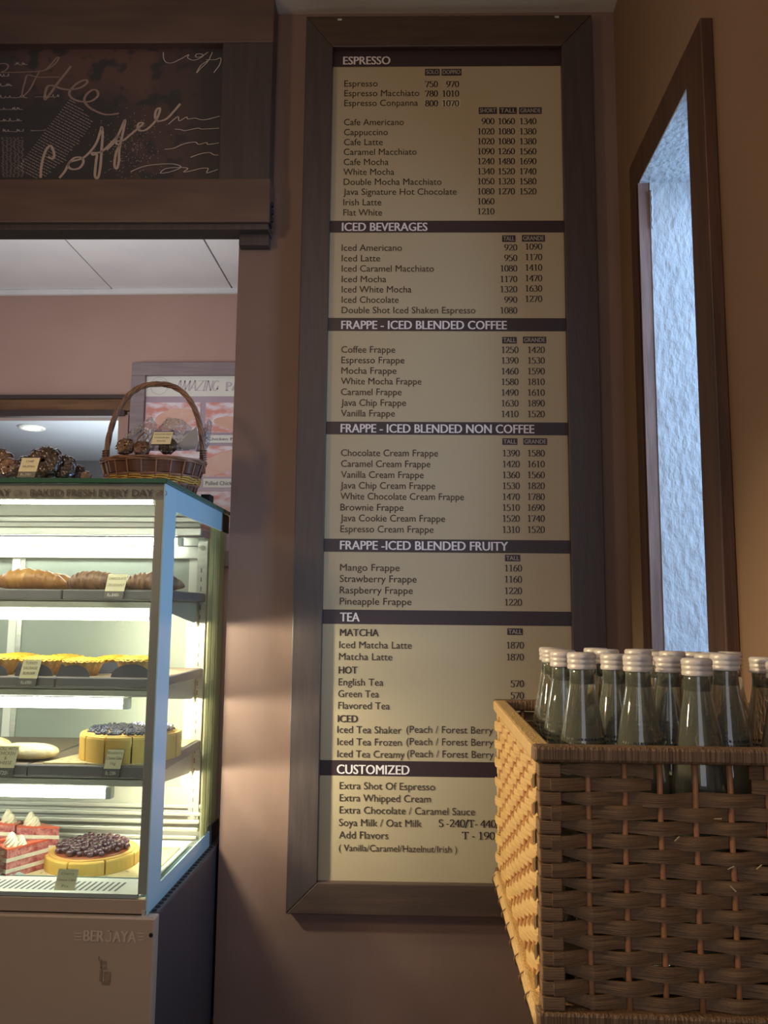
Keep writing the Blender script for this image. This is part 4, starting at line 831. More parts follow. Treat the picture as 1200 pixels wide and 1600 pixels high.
# savoury pastries, shelf 2
def pastry(name, label):
    t = thing(name, (0, 0, 0), label, 'pastry')
    def fn(uu, vv):
        a = 2 * PI * vv; fl = 1 + .05 * math.cos(14 * a); r = (.034 + .016 * uu) * fl
        return (r * math.cos(a), r * math.sin(a), .040 * uu)
    mb = MB(); mb.surf(fn, 8, 70, wrap=True); obj('pastry_case', mb, m_flaky, t, smooth=True)
    def fn2(uu, vv):
        a = 2 * PI * vv; r = .0515 * uu * (1 + .04 * math.cos(14 * a)) + .0005
        return (r * math.cos(a), r * math.sin(a), .038 + .008 * (1 - uu ** 2) + .003 * math.sin(37 * a + 9 * uu) * uu * (1 - .4 * uu) + .002 * math.sin(23 * uu))
    mb = MB(); mb.surf(fn2, 14, 60, wrap=True); obj('cheese_top', mb, m_cheesy, t, smooth=True)
    mb = MB(); k = 16
    pts = [(.046 * math.cos(PI * i / k), .030 * math.sin(PI * i / k)) for i in range(k + 1)]
    mb.add([(p[0], -.046 - .018 * (1 - p[1] / .03) * .3, p[1]) for p in pts] + [(p[0], -.048 - .018 * (1 - p[1] / .03) * .3, p[1]) for p in pts], [tuple(range(k + 1)), tuple(range(2 * k + 1, k, -1))] + [(i, i + k + 1, i + k + 2, i + 1) for i in range(k)])
    obj('paper_flap', mb, m_paper, t)
    return t
Yf, zS, _ = SH[1]
p1 = pastry('savoury_pastry', 'cheese-topped savoury pastry behind the middle shelf price tag'); place(p1, 65, 1050, Yf + .07, zS, .1)
for px_, dy_, rot, lb in [(130, .065, -.1, 'cheese-topped savoury pastry with barcode sticker on its black paper flap'), (215, .07, .05, 'cheese-topped savoury pastry behind the corner post'), (-5, .07, .1, 'cheese-topped savoury pastry cut off at the left of the middle shelf'),
                      (28, .18, .3, 'cheese-topped savoury pastry in the back row, leftmost'), (100, .185, -.2, 'cheese-topped savoury pastry in the back row, middle'), (180, .185, .2, 'cheese-topped savoury pastry in the back row, rightmost')]:
    place(dup(p1, (0, 0, 0), label=lb), px_, 1050, Yf + dy_, zS, rot, 1 + .06 * math.sin(px_))
q = atY(121, 1050, Yf + .015); mb = MB()
mb.add([(q.x - .012, Yf + .0165, zS + .004), (q.x - .002, Yf + .0165, zS + .003), (q.x + .005, Yf + .0185, zS + .014), (q.x - .005, Yf + .0185, zS + .016)], [(0, 1, 2, 3)])
put(obj('barcode_sticker', mb, m_grey, None), 'small pale barcode sticker on a black paper flap', 'sticker')
price_tag(26, 57, 1032, 1072, Yf - .012, ['TURKEY', 'SAUSAGE', 'BURGER'], 'Rs.690/-', 'cream price tag in front of the cheese-topped savoury pastries')
# rolls + cheesecake, shelf 3
Yf, zS, _ = SH[2]
def roll(label):
    t = thing('bread_roll', (0, 0, 0), label, 'bread')
    def fn(uu, vv):
        s = uu * 2 - 1; e = max(1 - abs(s) ** 2.6, 0) ** .5; a = 2 * PI * vv; sn = math.sin(a)
        seam = .0025 * math.exp(-((sn - .15) * 9) ** 2)
        return (s * .078, (e * .042 - seam) * math.cos(a), .018 + e * (.021 if sn > 0 else .018) * sn)
    mb = MB(); mb.surf(fn, 33, 28, wrap=True); obj('crust', mb, m_bread, t, smooth=True); return t
r1 = roll('oval floury bread roll right of the lowest shelf sandwich tag'); place(r1, 42, 1180, Yf + .065, zS, 0)
r2 = dup(r1, (0, 0, 0), label='oval floury bread roll cut off at the left picture edge'); place(r2, -70, 1180, Yf + .065, zS, .1)
r3 = dup(r1, (0, 0, 0), label='bread roll half hidden behind the front roll and its tag'); place(r3, -28, 1180, Yf + .16, zS, -.2)
price_tag(-16, 21, 1168, 1214, Yf - .012, ['ROLL WITH', 'CHICKEN', '&', 'CHEESE'], 'Rs.720/-', 'cream price tag in front of the bread rolls, cut by the frame')
def cheesecake(loc, Rk, h, n, topping, label, rot0=0.0, skip=()):
    t = thing('cheesecake', loc, label, 'cake'); x, y, z0 = loc; rr = random.Random(3)
    for i in range(n):
        if i in skip: continue
        a0 = rot0 + 2 * PI * i / n + .012; a1 = rot0 + 2 * PI * (i + 1) / n - .012; k = 6
        am = (a0 + a1) / 2; ox, oy = .0015 * math.cos(am), .0015 * math.sin(am)
        rs = [(1.0, 0), (1.0, h * .9), (.985, h)]
        vs = []; fs = []
        for (f_, zz) in rs:
            vs += [(x + ox + Rk * f_ * math.cos(a0 + (a1 - a0) * j / k), y + oy + Rk * f_ * math.sin(a0 + (a1 - a0) * j / k), z0 + zz) for j in range(k + 1)]
        c0 = len(vs); vs += [(x + ox, y + oy, z0), (x + ox, y + oy, z0 + h * .9), (x + ox, y + oy, z0 + h)]
        for l in range(2):
            for j in range(k): b = l * (k + 1) + j; fs.append((b, b + 1, b + k + 2, b + k + 1))
            fs.append((c0 + l, l * (k + 1), (l + 1) * (k + 1), c0 + l + 1)); fs.append((l * (k + 1) + k, c0 + l, c0 + l + 1, (l + 1) * (k + 1) + k))
        fs.append((c0 + 2,) + tuple(2 * (k + 1) + j for j in range(k + 1))); fs.append((c0,) + tuple(j for j in range(k, -1, -1)))
        mb = MB(); mb.add(vs, fs); s_ = obj('cake_slice', mb, m_cheese, t, bev=.0012)
    mb = MB(); mb.lathe([(Rk * .93, z0 + h), (Rk * .90, z0 + h + .002), (.002, z0 + h + .002)], 40, cx=x, cy=y); obj('baked_top', mb, m_chtop, t, smooth=True)
    if topping == 'blueberry':
        mb = MB()
        for i in range(420):
            rd = Rk * .86 * math.sqrt(rr.random()); a = rr.random() * 2 * PI; s = rr.uniform(.0035, .0055)
            sphere(mb, (x + rd * math.cos(a), y + rd * math.sin(a), z0 + h + .003 + rr.random() * .004), s, 7, 4)
        obj('blueberry_topping', mb, m_blueb, t, smooth=True, kind='stuff')
    else:
        mb = MB(); mb.lathe([(Rk * .82, z0 + h + .001), (Rk * .78, z0 + h + .005), (.002, z0 + h + .006)], 36, cx=x, cy=y); obj('fruit_glaze', mb, m_jam, t, smooth=True)
        base = None
        for i in range(90):
            rd = Rk * .76 * math.sqrt((i + .5) / 90); a = i * 2.39996; s = rr.uniform(.0075, .0105)
            mb = MB(); sphere(mb, (x + rd * math.cos(a) + rr.uniform(-.003, .003), y + rd * math.sin(a), z0 + h + .008 + rr.random() * .009 + .004 * (1 - rd / Rk)), s, 9, 6, .85); obj('cherry', mb, m_cherry, t, smooth=True)
    return t
Yk = 2.07
ca = atY(130, 1180, Yk); cb = atY(279, 1180, Yk); ccx = (ca.x + cb.x) / 2; Rk = (cb.x - ca.x) / 2
kz = zS + .003
mb = MB(); mb.add([(ccx - .17, Yf + .012, zS), (XC - .036, Yf + .012, zS), (XC - .036, YD - .05, zS), (ccx - .06, YD - .05, zS), (ccx - .17, Yf + .012, zS + .003), (XC - .036, Yf + .012, zS + .003), (XC - .036, YD - .05, zS + .003), (ccx - .06, YD - .05, zS + .003)],
                  [(0, 3, 2, 1), (4, 5, 6, 7), (0, 1, 5, 4), (1, 2, 6, 5), (2, 3, 7, 6), (3, 0, 4, 7)])
put(obj('cake_card', mb, m_doily), 'printed cream cake card under the blueberry cheesecake', 'cake card')
hk = .060
cheesecake((ccx, Yk, kz), Rk, hk, 12, 'blueberry', 'whole sliced cheesecake with blueberry topping on the lowest shelf', rot0=-1.75)
price_tag(159, 187, 1173, 1214, Yf - .012, ['Blueberry', 'Cheese Cake', '1kg'], 'Rs. 1230/-', 'cream price tag in front of the blueberry cheesecake')
# deck trays
xt = atY(10, 1365, YC + .105).x
mb = MB(); ya, yb_ = YC + .133, 2.30
def tray(name, x0, x1, mat, label):
    t = thing(name, ((x0 + x1) / 2, (ya + yb_) / 2, ZB + .02), label, 'tray'); z0 = ZB + .0215
    mb = MB(); mb.box(x0 + .012, x1 - .012, ya + .01, yb_ - .01, z0, z0 + .003); obj('tray_floor', mb, mat, t)
    prof = [(x0, ya), (x1, ya), (x1, yb_), (x0, yb_)]
    inn = [(x0 + .014, ya + .012), (x1 - .014, ya + .012), (x1 - .014, yb_ - .012), (x0 + .014, yb_ - .012)]
    mb = MB(); vs = [(p[0], p[1], z0 + .014) for p in prof] + [(p[0], p[1], z0 + .003) for p in inn] + [(p[0] + (.003 if p[0] < (x0 + x1) / 2 else -.003), p[1], z0 + .0165) for p in prof]
    mb.add(vs, [(8 + i, 8 + (i + 1) % 4, 4 + (i + 1) % 4, 4 + i) for i in range(4)] + [(i, (i + 1) % 4, 8 + (i + 1) % 4, 8 + i) for i in range(4)]); obj('tray_rim', mb, mat, t, bev=.001); return t
tray('serving_tray', xt + .002, XC - .026, m_tray, 'pale green tray under the cherry cheesecake on the deck')
tray('serving_tray', xt - .42, xt - .002, m_trayw, 'grey white tray holding the red velvet slices on the deck')
zt_f = ZB + .0245
Yk2 = 2.118
ca = atY(76, 1350, Yk2); cb = atY(213, 1350, Yk2); c2x = (ca.x + cb.x) / 2; R2 = (cb.x - ca.x) / 2
mb = MB(); mb.box(c2x - .125, XC - .052, ya + .02, yb_ - .03, zt_f, zt_f + .003); put(obj('cake_card', mb, m_doily), 'printed cream cake card under the cherry cheesecake', 'cake card')
cheesecake((c2x, Yk2, zt_f + .003), R2, atY(130, 1349, Yk2 - R2).z - zt_f - .003, 8, 'cherry', 'sliced cheesecake heaped with dark glazed cherries on the deck', rot0=-1.72)
price_tag(84, 117, 1361, 1393, YC + .03, ['Cherry', 'Cheese Cake', 'Pcs'], '', 'plain cream tag in front of the cherry cheesecake')
# red velvet slices
def velvet(label, loc, rot, L=.115, ang=.52, h=.072):
    t = thing('red_velvet_slice', loc, label, 'cake'); k = 6
    def wedge(z0, z1, inset=0.0):
        mb = MB(); pts = [(inset * 1.5, 0)] + [((L - inset) * math.cos(-ang / 2 + ang * j / k), (L - inset) * math.sin(-ang / 2 + ang * j / k)) for j in range(k + 1)]
        mb.prism([(p[0], p[1]) for p in pts], z0, z1, 'z', Matrix.Translation(loc) @ Matrix.Rotation(rot, 4, 'Z')); return mb
    zz = 0; lay = [(.016, 'v'), (.009, 'c'), (.016, 'v'), (.009, 'c'), (.018, 'v'), (.004, 'g')]
    for hh, kind in lay:
        obj({'v': 'sponge_layer', 'c': 'cream_layer', 'g': 'red_glaze'}[kind], wedge(zz, zz + hh, .0012 if kind == 'v' else 0), {'v': m_velvet, 'c': m_cream, 'g': m_velvettop}[kind], t); zz += hh
    mb = MB(); T = Matrix.Translation(loc) @ Matrix.Rotation(rot, 4, 'Z')
    for (dx, dy, s) in [(L * .80, 0, .017), (L * .62, .006, .012)]:
        def fn(uu, vv):
            a = 2 * PI * vv + uu * 2.5; r = s * (1 - uu) ** .6 * (1 + .16 * math.cos(7 * 2 * PI * vv)); return (dx + r * math.cos(a), dy + r * math.sin(a), zz + s * 1.9 * uu)
        mb.surf(fn, 12, 35, T, wrap=True)
    obj('cream_rosette', mb, m_cream, t, smooth=True)
    obj('acetate_band', MB().add([tuple(T @ Vector(p)) for p in [(L + .001, -.03, 0), (L + .001, .03, 0), (L + .001, .03, h + .004), (L + .001, -.03, h + .004)]], [(0, 1, 2, 3)]), m_acet, t); return t
q = atY(58, 1335, 2.00); velvet('red velvet cake slice with cream rosette nearest the green tray', (q.x - .005, 2.075, zt_f), -2.35 + PI * .0)
q = atY(70, 1310, 2.10); velvet('red velvet cake slice standing behind the front slice', (q.x + .0, 2.185, zt_f), 2.9)
q = atY(10, 1335, 2.0); velvet('red velvet cake slice cut off by the left picture edge', (q.x - .02, 2.085, zt_f), -2.3)
q = atY(10, 1335, 2.0); velvet('red velvet cake slice in the back row at the left edge', (q.x - .03, 2.2, zt_f), 2.8)

# ---- on top of the case
ZTT = ZT
mp_ = thing('platter', (atY(10, 745, 2.02).x, 2.05, ZTT), 'pale green oval platter under the wrapped cookies', 'platter')
q = atY(10, 745, 2.05); mb = MB(); mb.lathe([(.10, ZTT), (.118, ZTT + .010), (.120, ZTT + .014), (.10, ZTT + .008), (.002, ZTT + .006)], 36, cx=0, cy=0, mt=Matrix.Translation((q.x, 2.05, 0)) @ Matrix.Diagonal((1.0, 1, 1, 1))); obj('dish', mb, m_tray, mp_, smooth=True)
def cookie(px_, py_, Y0, r, tilt, mat, label, z0=None):
    q = atY(px_, py_, Y0); t = thing('wrapped_cookie', (q.x, Y0, z0 if z0 else q.z - r), label, 'cookie', 'plastic-wrapped cookies on the case')
    T = Matrix.Translation((q.x, Y0, q.z)) @ Matrix.Rotation(tilt, 4, 'Y') @ Matrix.Rotation(1.25, 4, 'X')
    rr = random.Random(px_)
    ph = rr.random() * 6
    def fn(uu, vv):
        a = 2 * PI * vv; rad = r * math.sin(PI * (uu * .98 + .01)) ** .6 * (1 + .04 * math.sin(5 * a + ph)); zz = -.30 * r * math.cos(PI * uu)
        return (rad * math.cos(a), rad * math.sin(a), zz + .03 * r * math.sin(9 * a + 11 * uu))
    mb = MB(); mb.surf(fn, 14, 32, T, wrap=True); obj('cookie_body', mb, mat, t, smooth=True)
    def fn(uu, vv):
        a = 2 * PI * vv; rad = 1.06 * r * math.sin(PI * (uu * .98 + .01)) ** .5 * (1 + .05 * math.sin(8 * a + ph) + .02 * math.sin(21 * a)); zz = -.42 * r * math.cos(PI * uu)
        return (rad * math.cos(a), rad * math.sin(a), zz + .04 * r * math.sin(13 * a + 9 * uu))
    mb = MB(); mb.surf(fn, 16, 48, T, wrap=True); obj('clear_wrapper', mb, m_wrap, t, smooth=True)
    return t
cookie(70, 723, 2.02, .045, .2, m_cookie, 'largest wrapped chocolate cookie behind the small price tag')
cookie(40, 732, 2.05, .036, -.5, m_cookie, 'wrapped chocolate cookie peeking out left of the tag')
cookie(-2, 722, 2.02, .036, .4, m_cookiel, 'wrapped pale cookie cut off by the left picture edge')
cookie(14, 731, 2.0, .026, .9, m_cookiel, 'small wrapped pale cookie beside the leftmost one')
cookie(99, 730, 2.03, .033, .6, m_cookie, 'wrapped chocolate cookie right of the largest one')
cookie(121, 738, 2.05, .020, .9, m_cookie, 'small wrapped chocolate cookie near the wicker basket')
cookie(134, 744, 2.05, .014, 1.2, m_cookiel, 'smallest wrapped pale cookie nearest the wicker basket')
price_tag(26, 56, 714, 746, YC + .03, ['CHIP', 'MUFFIN'], 'Rs.290/-', 'cream price tag standing on the glass top before the wrapped cookies')

# small wicker gift basket
bx, by = atY(240, 720, 2.17).x, 2.17; z0 = ZTT + .001
gb = thing('handled_basket', (bx, by, z0), 'small dark wicker basket with tall handle on the case top', 'basket')
RX, RYy = .142, .10; zr = atY(240, 712, 2.07).z
hb_ = zr - z0
def ell(t, zf, extra=0): k = .80 + .20 * zf; return (bx + (RX * k + extra) * math.cos(t), by + (RYy * k + extra) * math.sin(t), z0 + hb_ * zf)
def ring(zf, r, amp, ph, mat, name, n=96, extra=0):
    mb = MB(); mb.tube([ell(2 * PI * i / n, zf, extra + amp * math.cos(2 * PI * i / n * 11 + ph)) for i in range(n)], r, 6, closed=True); return obj(name, mb, mat, gb, smooth=True)
for k, zf in enumerate((.93, .97, 1.0)): ring(zf, .0035, .002, k * 2, m_wick, 'rim_reed')
def band(z0f, z1f, mat, name, off, flip):
    mb = MB(); n = 110; vs = []
    for zf in (z0f, z1f):
        for i in range(n): t = 2 * PI * i / n; vs.append(ell(t, zf, off + .0035 * math.cos(t * 11 + flip)))
    mb.add(vs, [(i, (i + 1) % n, n + (i + 1) % n, n + i) for i in range(n)]); return obj(name, mb, mat, gb, smooth=True)
band(.60, .92, m_wickw, 'wide_band', 0, 0)
band(.05, .30, m_wickw, 'wide_band', 0, 0)
for k in range(3): ring(.565 - .018 * k, .0018, .002, PI, m_wick, 'thin_reed')
for k in range(6): ring(.50 - .030 * k, .0024, .0035, PI * (k % 2) + .3 * k, m_wickg, 'golden_reed')
for k in range(3): ring(.33 - .018 * k, .0018, .002, 0, m_wick, 'thin_reed')
ring(.02, .004, 0, 0, m_wick, 'foot_ring')
for i in range(22):
    t = 2 * PI * (i + .5) / 22; mb = MB(); mb.tube([ell(t, f_, .001 + .001 * (i % 2)) for f_ in (0, .3, .6, .95)], .0022, 6); obj('basket_stake', mb, m_wick, gb, smooth=True)
mb = MB(); mb.lathe([(.001, z0 + .002), (1, z0 + .002), (1, z0 + .006), (.001, z0 + .006)], 40, Matrix.Translation((bx, by, 0)) @ Matrix.Diagonal((RX * .8, RYy * .8, 1, 1))); obj('basket_base', mb, m_wick, gb)
hL = atY(166, 700, by); hR = atY(318, 700, by); hp = atY(258, 600, by)
hcx = (hL.x + hR.x) / 2; hw = (hR.x - hL.x) / 2; hz = zr - .03
for s_ in range(4):
    pts = []
    for i in range(61):
        a = PI * i / 60; tw = a * 9 + s_ * PI / 2; ca_, sa_ = math.cos(a), math.sin(a)
        ex = (abs(ca_) ** .85) * (1 if ca_ > 0 else -1)
        rad = Vector((ca_, 0, sa_)); c = Vector((hcx - hw * ex, by, hz + (hp.z - hz) * sa_ ** .8))
        pts.append(c + Vector((-ca_, 0, sa_)) * .0042 * math.cos(tw) + Vector((0, 1, 0)) * .0042 * math.sin(tw))
    mb = MB(); mb.tube(pts, .0042, 7); obj('handle_strand', mb, m_wick, gb, smooth=True)
for sx in (-1, 1):
    mb = MB()
    mb.tube([(hcx + sx * hw + .0095 * math.cos(i * .8), by + .0095 * math.sin(i * .8), zr - .01 + .0008 * i) for i in range(56)], .0016, 5); obj('handle_binding', mb, m_wick, gb, smooth=True)
# contents
rr = random.Random(11)
for (px_, py_, Y0, r, mat, lb) in [(196, 698, 2.11, .024, m_cookiel, 'round pale cookie in clear bag at the left of the basket'), (222, 701, 2.11, .022, m_cookiel, 'round pale cookie in clear bag at the middle of the basket'), (262, 697, 2.13, .024, m_cookie, 'dark wrapped cookie under the basket tag')]:
    cookie(px_, py_, Y0, r, .3, mat, lb)
def bag(pts, Y0, label, th=.012):
    q = [atY(p[0], p[1], Y0) for p in pts]; cx = sum(p.x for p in q) / len(q); cz = sum(p.z for p in q) / len(q)
    t = thing('clear_bag', (cx, Y0, min(p.z for p in q)), label, 'bag')
    def fn(uu, vv):
        n = len(q); f_ = (vv % 1) * n; i = int(f_) % n; g = f_ - int(f_); e = q[i] * (1 - g) + q[(i + 1) % n] * g
        x = cx + (e.x - cx) * uu; z_ = cz + (e.z - cz) * uu
        return (x, Y0 - th * (1 - uu ** 2) + .004 * math.sin(31 * vv * 6.28 * .3 + 14 * uu), z_)
    mb = MB(); mb.surf(fn, 9, 48, wrap=True)
    mb.surf(lambda uu, vv: (lambda p: (p[0], 2 * Y0 - p[1], p[2]))(fn(uu, vv)), 9, 48, wrap=True); obj('film', mb, m_bag, t, smooth=True); return t
bag([(186, 704), (196, 680), (222, 662), (236, 650), (246, 664), (240, 704)], 2.13, 'crumpled clear bag rising from the left of the wicker basket')
bag([(236, 704), (244, 672), (262, 652), (284, 655), (300, 668), (296, 704)], 2.15, 'crumpled clear bag in the middle of the wicker basket')
bag([(306, 706), (314, 676), (326, 654), (332, 660), (328, 690), (322, 706)], 2.19, 'thin clear bag corner sticking out beside the handle')
tie = thing('bag_tie', atY(222, 685, 2.08), 'thin brown looped bag tie sticking up from the basket', 'tie')
mb = MB(); c_ = [(212, 698), (216, 684), (226, 675), (232, 680), (226, 690), (214, 690), (208, 698)]; mb.tube([atY(a_, b_, 2.08) for a_, b_ in c_], .0018, 6); mb.tube([atY(a_, b_, 2.08) for a_, b_ in [(230, 696), (236, 686), (243, 672)]], .0016, 6); obj('cord', mb, m_wick, tie, smooth=True)
q = [atY(a_, b_, 2.14) for a_, b_ in ((277, 694), (307, 666), (310, 690), (305, 702), (285, 702))]
mb = MB(); mb.add([tuple(p) for p in q] + [(p.x, p.y + .002, p.z) for p in q], [(0, 1, 2, 3, 4), (9, 8, 7, 6, 5)] + [(i, i + 5, (i + 1) % 5 + 5, (i + 1) % 5) for i in range(5)]); put(obj('grey_card', mb, m_grey), 'plain grey folded card leaning against the basket handle', 'card')
price_tag(236, 267, 674, 694, 2.055, ['ASSORTED', 'COOKIES', 'PACK'], '', 'cream tag standing at the front rim of the wicker basket')
q = atY(326, 786, 2.33); bxo = MB(); bxo.box(q.x - .016, q.x + .012, 2.30, 2.34, ZTT + .0, ZTT + .03); put(obj('black_box', bxo, m_black, bev=.002), 'tiny black box at the rear right corner of the case top', 'box')

# ================================================================== BIG WOVEN BASKET with bottles
BX0, BX1, BY0, BY1, BZ0, BZ1 = 0.111, 0.585, 0.762, 1.150, 0.798, 1.034
bk = thing('woven_basket', ((BX0 + BX1) / 2, (BY0 + BY1) / 2, BZ0), 'large rectangular woven cane basket full of bottles on black stand', 'basket')
ROWH = .01245; SPC = .0314
zlo = BZ0 + .013; nrow = 17
ROWH = (BZ1 - .0155 - zlo) / nrow
def face(origin, dirv, nrm, length, mats, first, holes=(), rs=None, mirror=False):
    rs = rs or random.Random(5); O = Vector(origin); Dv = Vector(dirv); Nv = Vector(nrm)
    ns = int((length - first) / SPC) + 1
    stakes = [first + i * SPC + rs.uniform(-.0012, .0012) for i in range(ns) if first + i * SPC < length - .01]
    for s in stakes:
        mb = MB(); mb.tube([O + Dv * (s + rs.uniform(-.0006, .0006)) + Vector((0, 0, zz)) for zz in [BZ0 + .006 + (BZ1 - BZ0 - .012) * i / 6 for i in range(7)]], .0027, 7); obj('cane_stake', mb, m_stake, bk, smooth=True)
    def off(s, j):
        ph = (s - first) / SPC
        return .0034 * math.cos(PI * (ph + j))
    for j in range(nrow):
        zc = zlo + ROWH * (j + .5) + rs.uniform(-.0004, .0004)
        segs = [(.006, length - .006)]
        if j >= nrow - 2 and holes: segs = [(.006, holes[0] + rs.uniform(-.002, .0)), (holes[1] + rs.uniform(-.004, .003), length - .006)]
        for (a, b) in segs:
            n = int((b - a) / .004) + 2; vs = []; hh0 = ROWH * .5 * rs.uniform(.93, 1.03); w1, w2 = rs.uniform(0, 6), rs.uniform(0, 6)
            for i in range(n):
                s = a + (b - a) * i / (n - 1); o = off(s, j)
                ed = min(s, length - s); tap = 1.0
                if j % 2 == 0 and ed < first: o = -.006 + (o + .006) * max(0, (ed - .012) / (first - .012)) ; tap = .30 + .70 * min(1, max(0, (ed - .01) / (first - .012)))
                elif ed < first: o = .0085 - (.0085 - o) * min(1, ed / first)
                hh = hh0 * tap * (1 + .05 * math.sin(s * 90 + w1)) ; zz = zc + .0006 * math.sin(s * 60 + w2)
                p = O + Dv * s + Nv * o
                bow = .0008
                for (dn, dz_) in ((.0008, -hh), (.0008 + bow, 0), (.0008, hh), (-.0008, hh), (-.0008, -hh)):
                    vs.append(p + Nv * dn + Vector((0, 0, zz - 0 + dz_)))
            fs = [(i * 5 + k, i * 5 + (k + 1) % 5, (i + 1) * 5 + (k + 1) % 5, (i + 1) * 5 + k) for i in range(n - 1) for k in range(5)] + [(4, 3, 2, 1, 0), tuple((n - 1) * 5 + k for k in range(5))]
            mb = MB(); mb.add(vs, fs); obj('cane_strip', mb, mats, bk, smooth=False)
hs0 = atY(1019, 1215, BY0).x - BX0; hs1 = atY(1176, 1215, BY0).x - BX0
face((BX0, BY0, 0), (1, 0, 0), (0, -1, 0), BX1 - BX0, m_weave, atY(921, 1300, BY0).x - BX0, holes=(hs0, hs1), rs=random.Random(21))
face((BX0, BY0, 0), (0, 1, 0), (-1, 0, 0), BY1 - BY0, m_weave_lit, .030, rs=random.Random(22))
face((BX1, BY0, 0), (0, 1, 0), (1, 0, 0), BY1 - BY0, m_weave, .030, rs=random.Random(23))
face((BX0, BY1, 0), (1, 0, 0), (0, 1, 0), BX1 - BX0, m_weave, .030, rs=random.Random(24))
# wrapped corner posts (stack of turns)
for (cx, cy_, m_) in ((BX0 + .005, BY0 + .002, m_weave), (BX1 - .005, BY0 + .002, m_weave), (BX0 + .005, BY1 - .002, m_weave_lit), (BX1 - .005, BY1 - .002, m_weave)):
    for j in range(nrow):
        zz = zlo + ROWH * j; e = random.uniform(-.0007, .0007)
        mb = MB(); mb.box(cx - .0095 + e, cx + .0105 + e, cy_ - .0095 - abs(e), cy_ + .009, zz + .0004, zz + ROWH - .0003); obj('corner_wrap', mb, m_, bk, bev=.0012)
# rims
def rim(x0, x1, y0, y1, z0_, z1_, mat, name='rim'):
    mb = MB(); mb.box(x0, x1, y0, y1, z0_, z1_); return obj(name, mb, mat, bk, bev=.003)
for (za2, zb2) in ((BZ1 - .0145, BZ1), (BZ0, BZ0 + .013)):
    rim(BX0 - .009, BX1 + .009, BY0 - .010, BY0 + .007, za2, zb2, m_rim, 'wrapped_rim')
    rim(BX0 - .009, BX1 + .009, BY1 - .007, BY1 + .010, za2, zb2, m_rim, 'wrapped_rim')
    rim(BX0 - .010, BX0 + .008, BY0 + .007, BY1 - .007, za2, zb2, m_rim_lit, 'wrapped_rim')
    rim(BX1 - .008, BX1 + .010, BY0 + .007, BY1 - .007, za2, zb2, m_rim, 'wrapped_rim')
mb = MB(); mb.tube([(BX0 - .006, BY0 - .004 + (BY1 - BY0) * i / 30, BZ0 + .004 + .001 * math.sin(i)) for i in range(31)], .0062, 8); obj('base_rod', mb, m_rim_lit, bk, smooth=True)
for i in range(9):
    yy = BY0 + .03 + i * .042; mb = MB(); mb.tube([(BX0 - .006 + .0078 * math.cos(a), yy + .002 * a, BZ0 + .004 + .0078 * math.sin(a)) for a in [k * .5 for k in range(13)]], .0008, 5); obj('rod_binding', mb, m_weave, bk, smooth=True)
mb = MB(); mb.box(BX0, BX1, BY0, BY1, BZ0 + .002, BZ0 + .010); obj('basket_floor', mb, m_weave, bk)
random.seed(5)
for i in range(5):
    p = atY(random.uniform(1050, 1190), random.uniform(1240, 1400), BY0 - .006); mb = MB(); a = random.uniform(-1, 1); mb.tube([p, p + Vector((.006 * math.cos(a), -.002, .006 * math.sin(a)))], .0005, 4); obj('loose_fibre', mb, m_patch, bk)
# black stand
st = thing('display_stand', (.36, .7, 0), 'plain black stand under the woven basket', 'stand')
mb = MB(); mb.box(.128, .608, .30, 1.035, BZ0 - .022, BZ0 - .0005); obj('top_board', mb, m_black, st, bev=.002)
mb = MB(); mb.box(.134, .606, .31, 1.03, .0, BZ0 - .022); obj('body', mb, m_black, st, bev=.002)

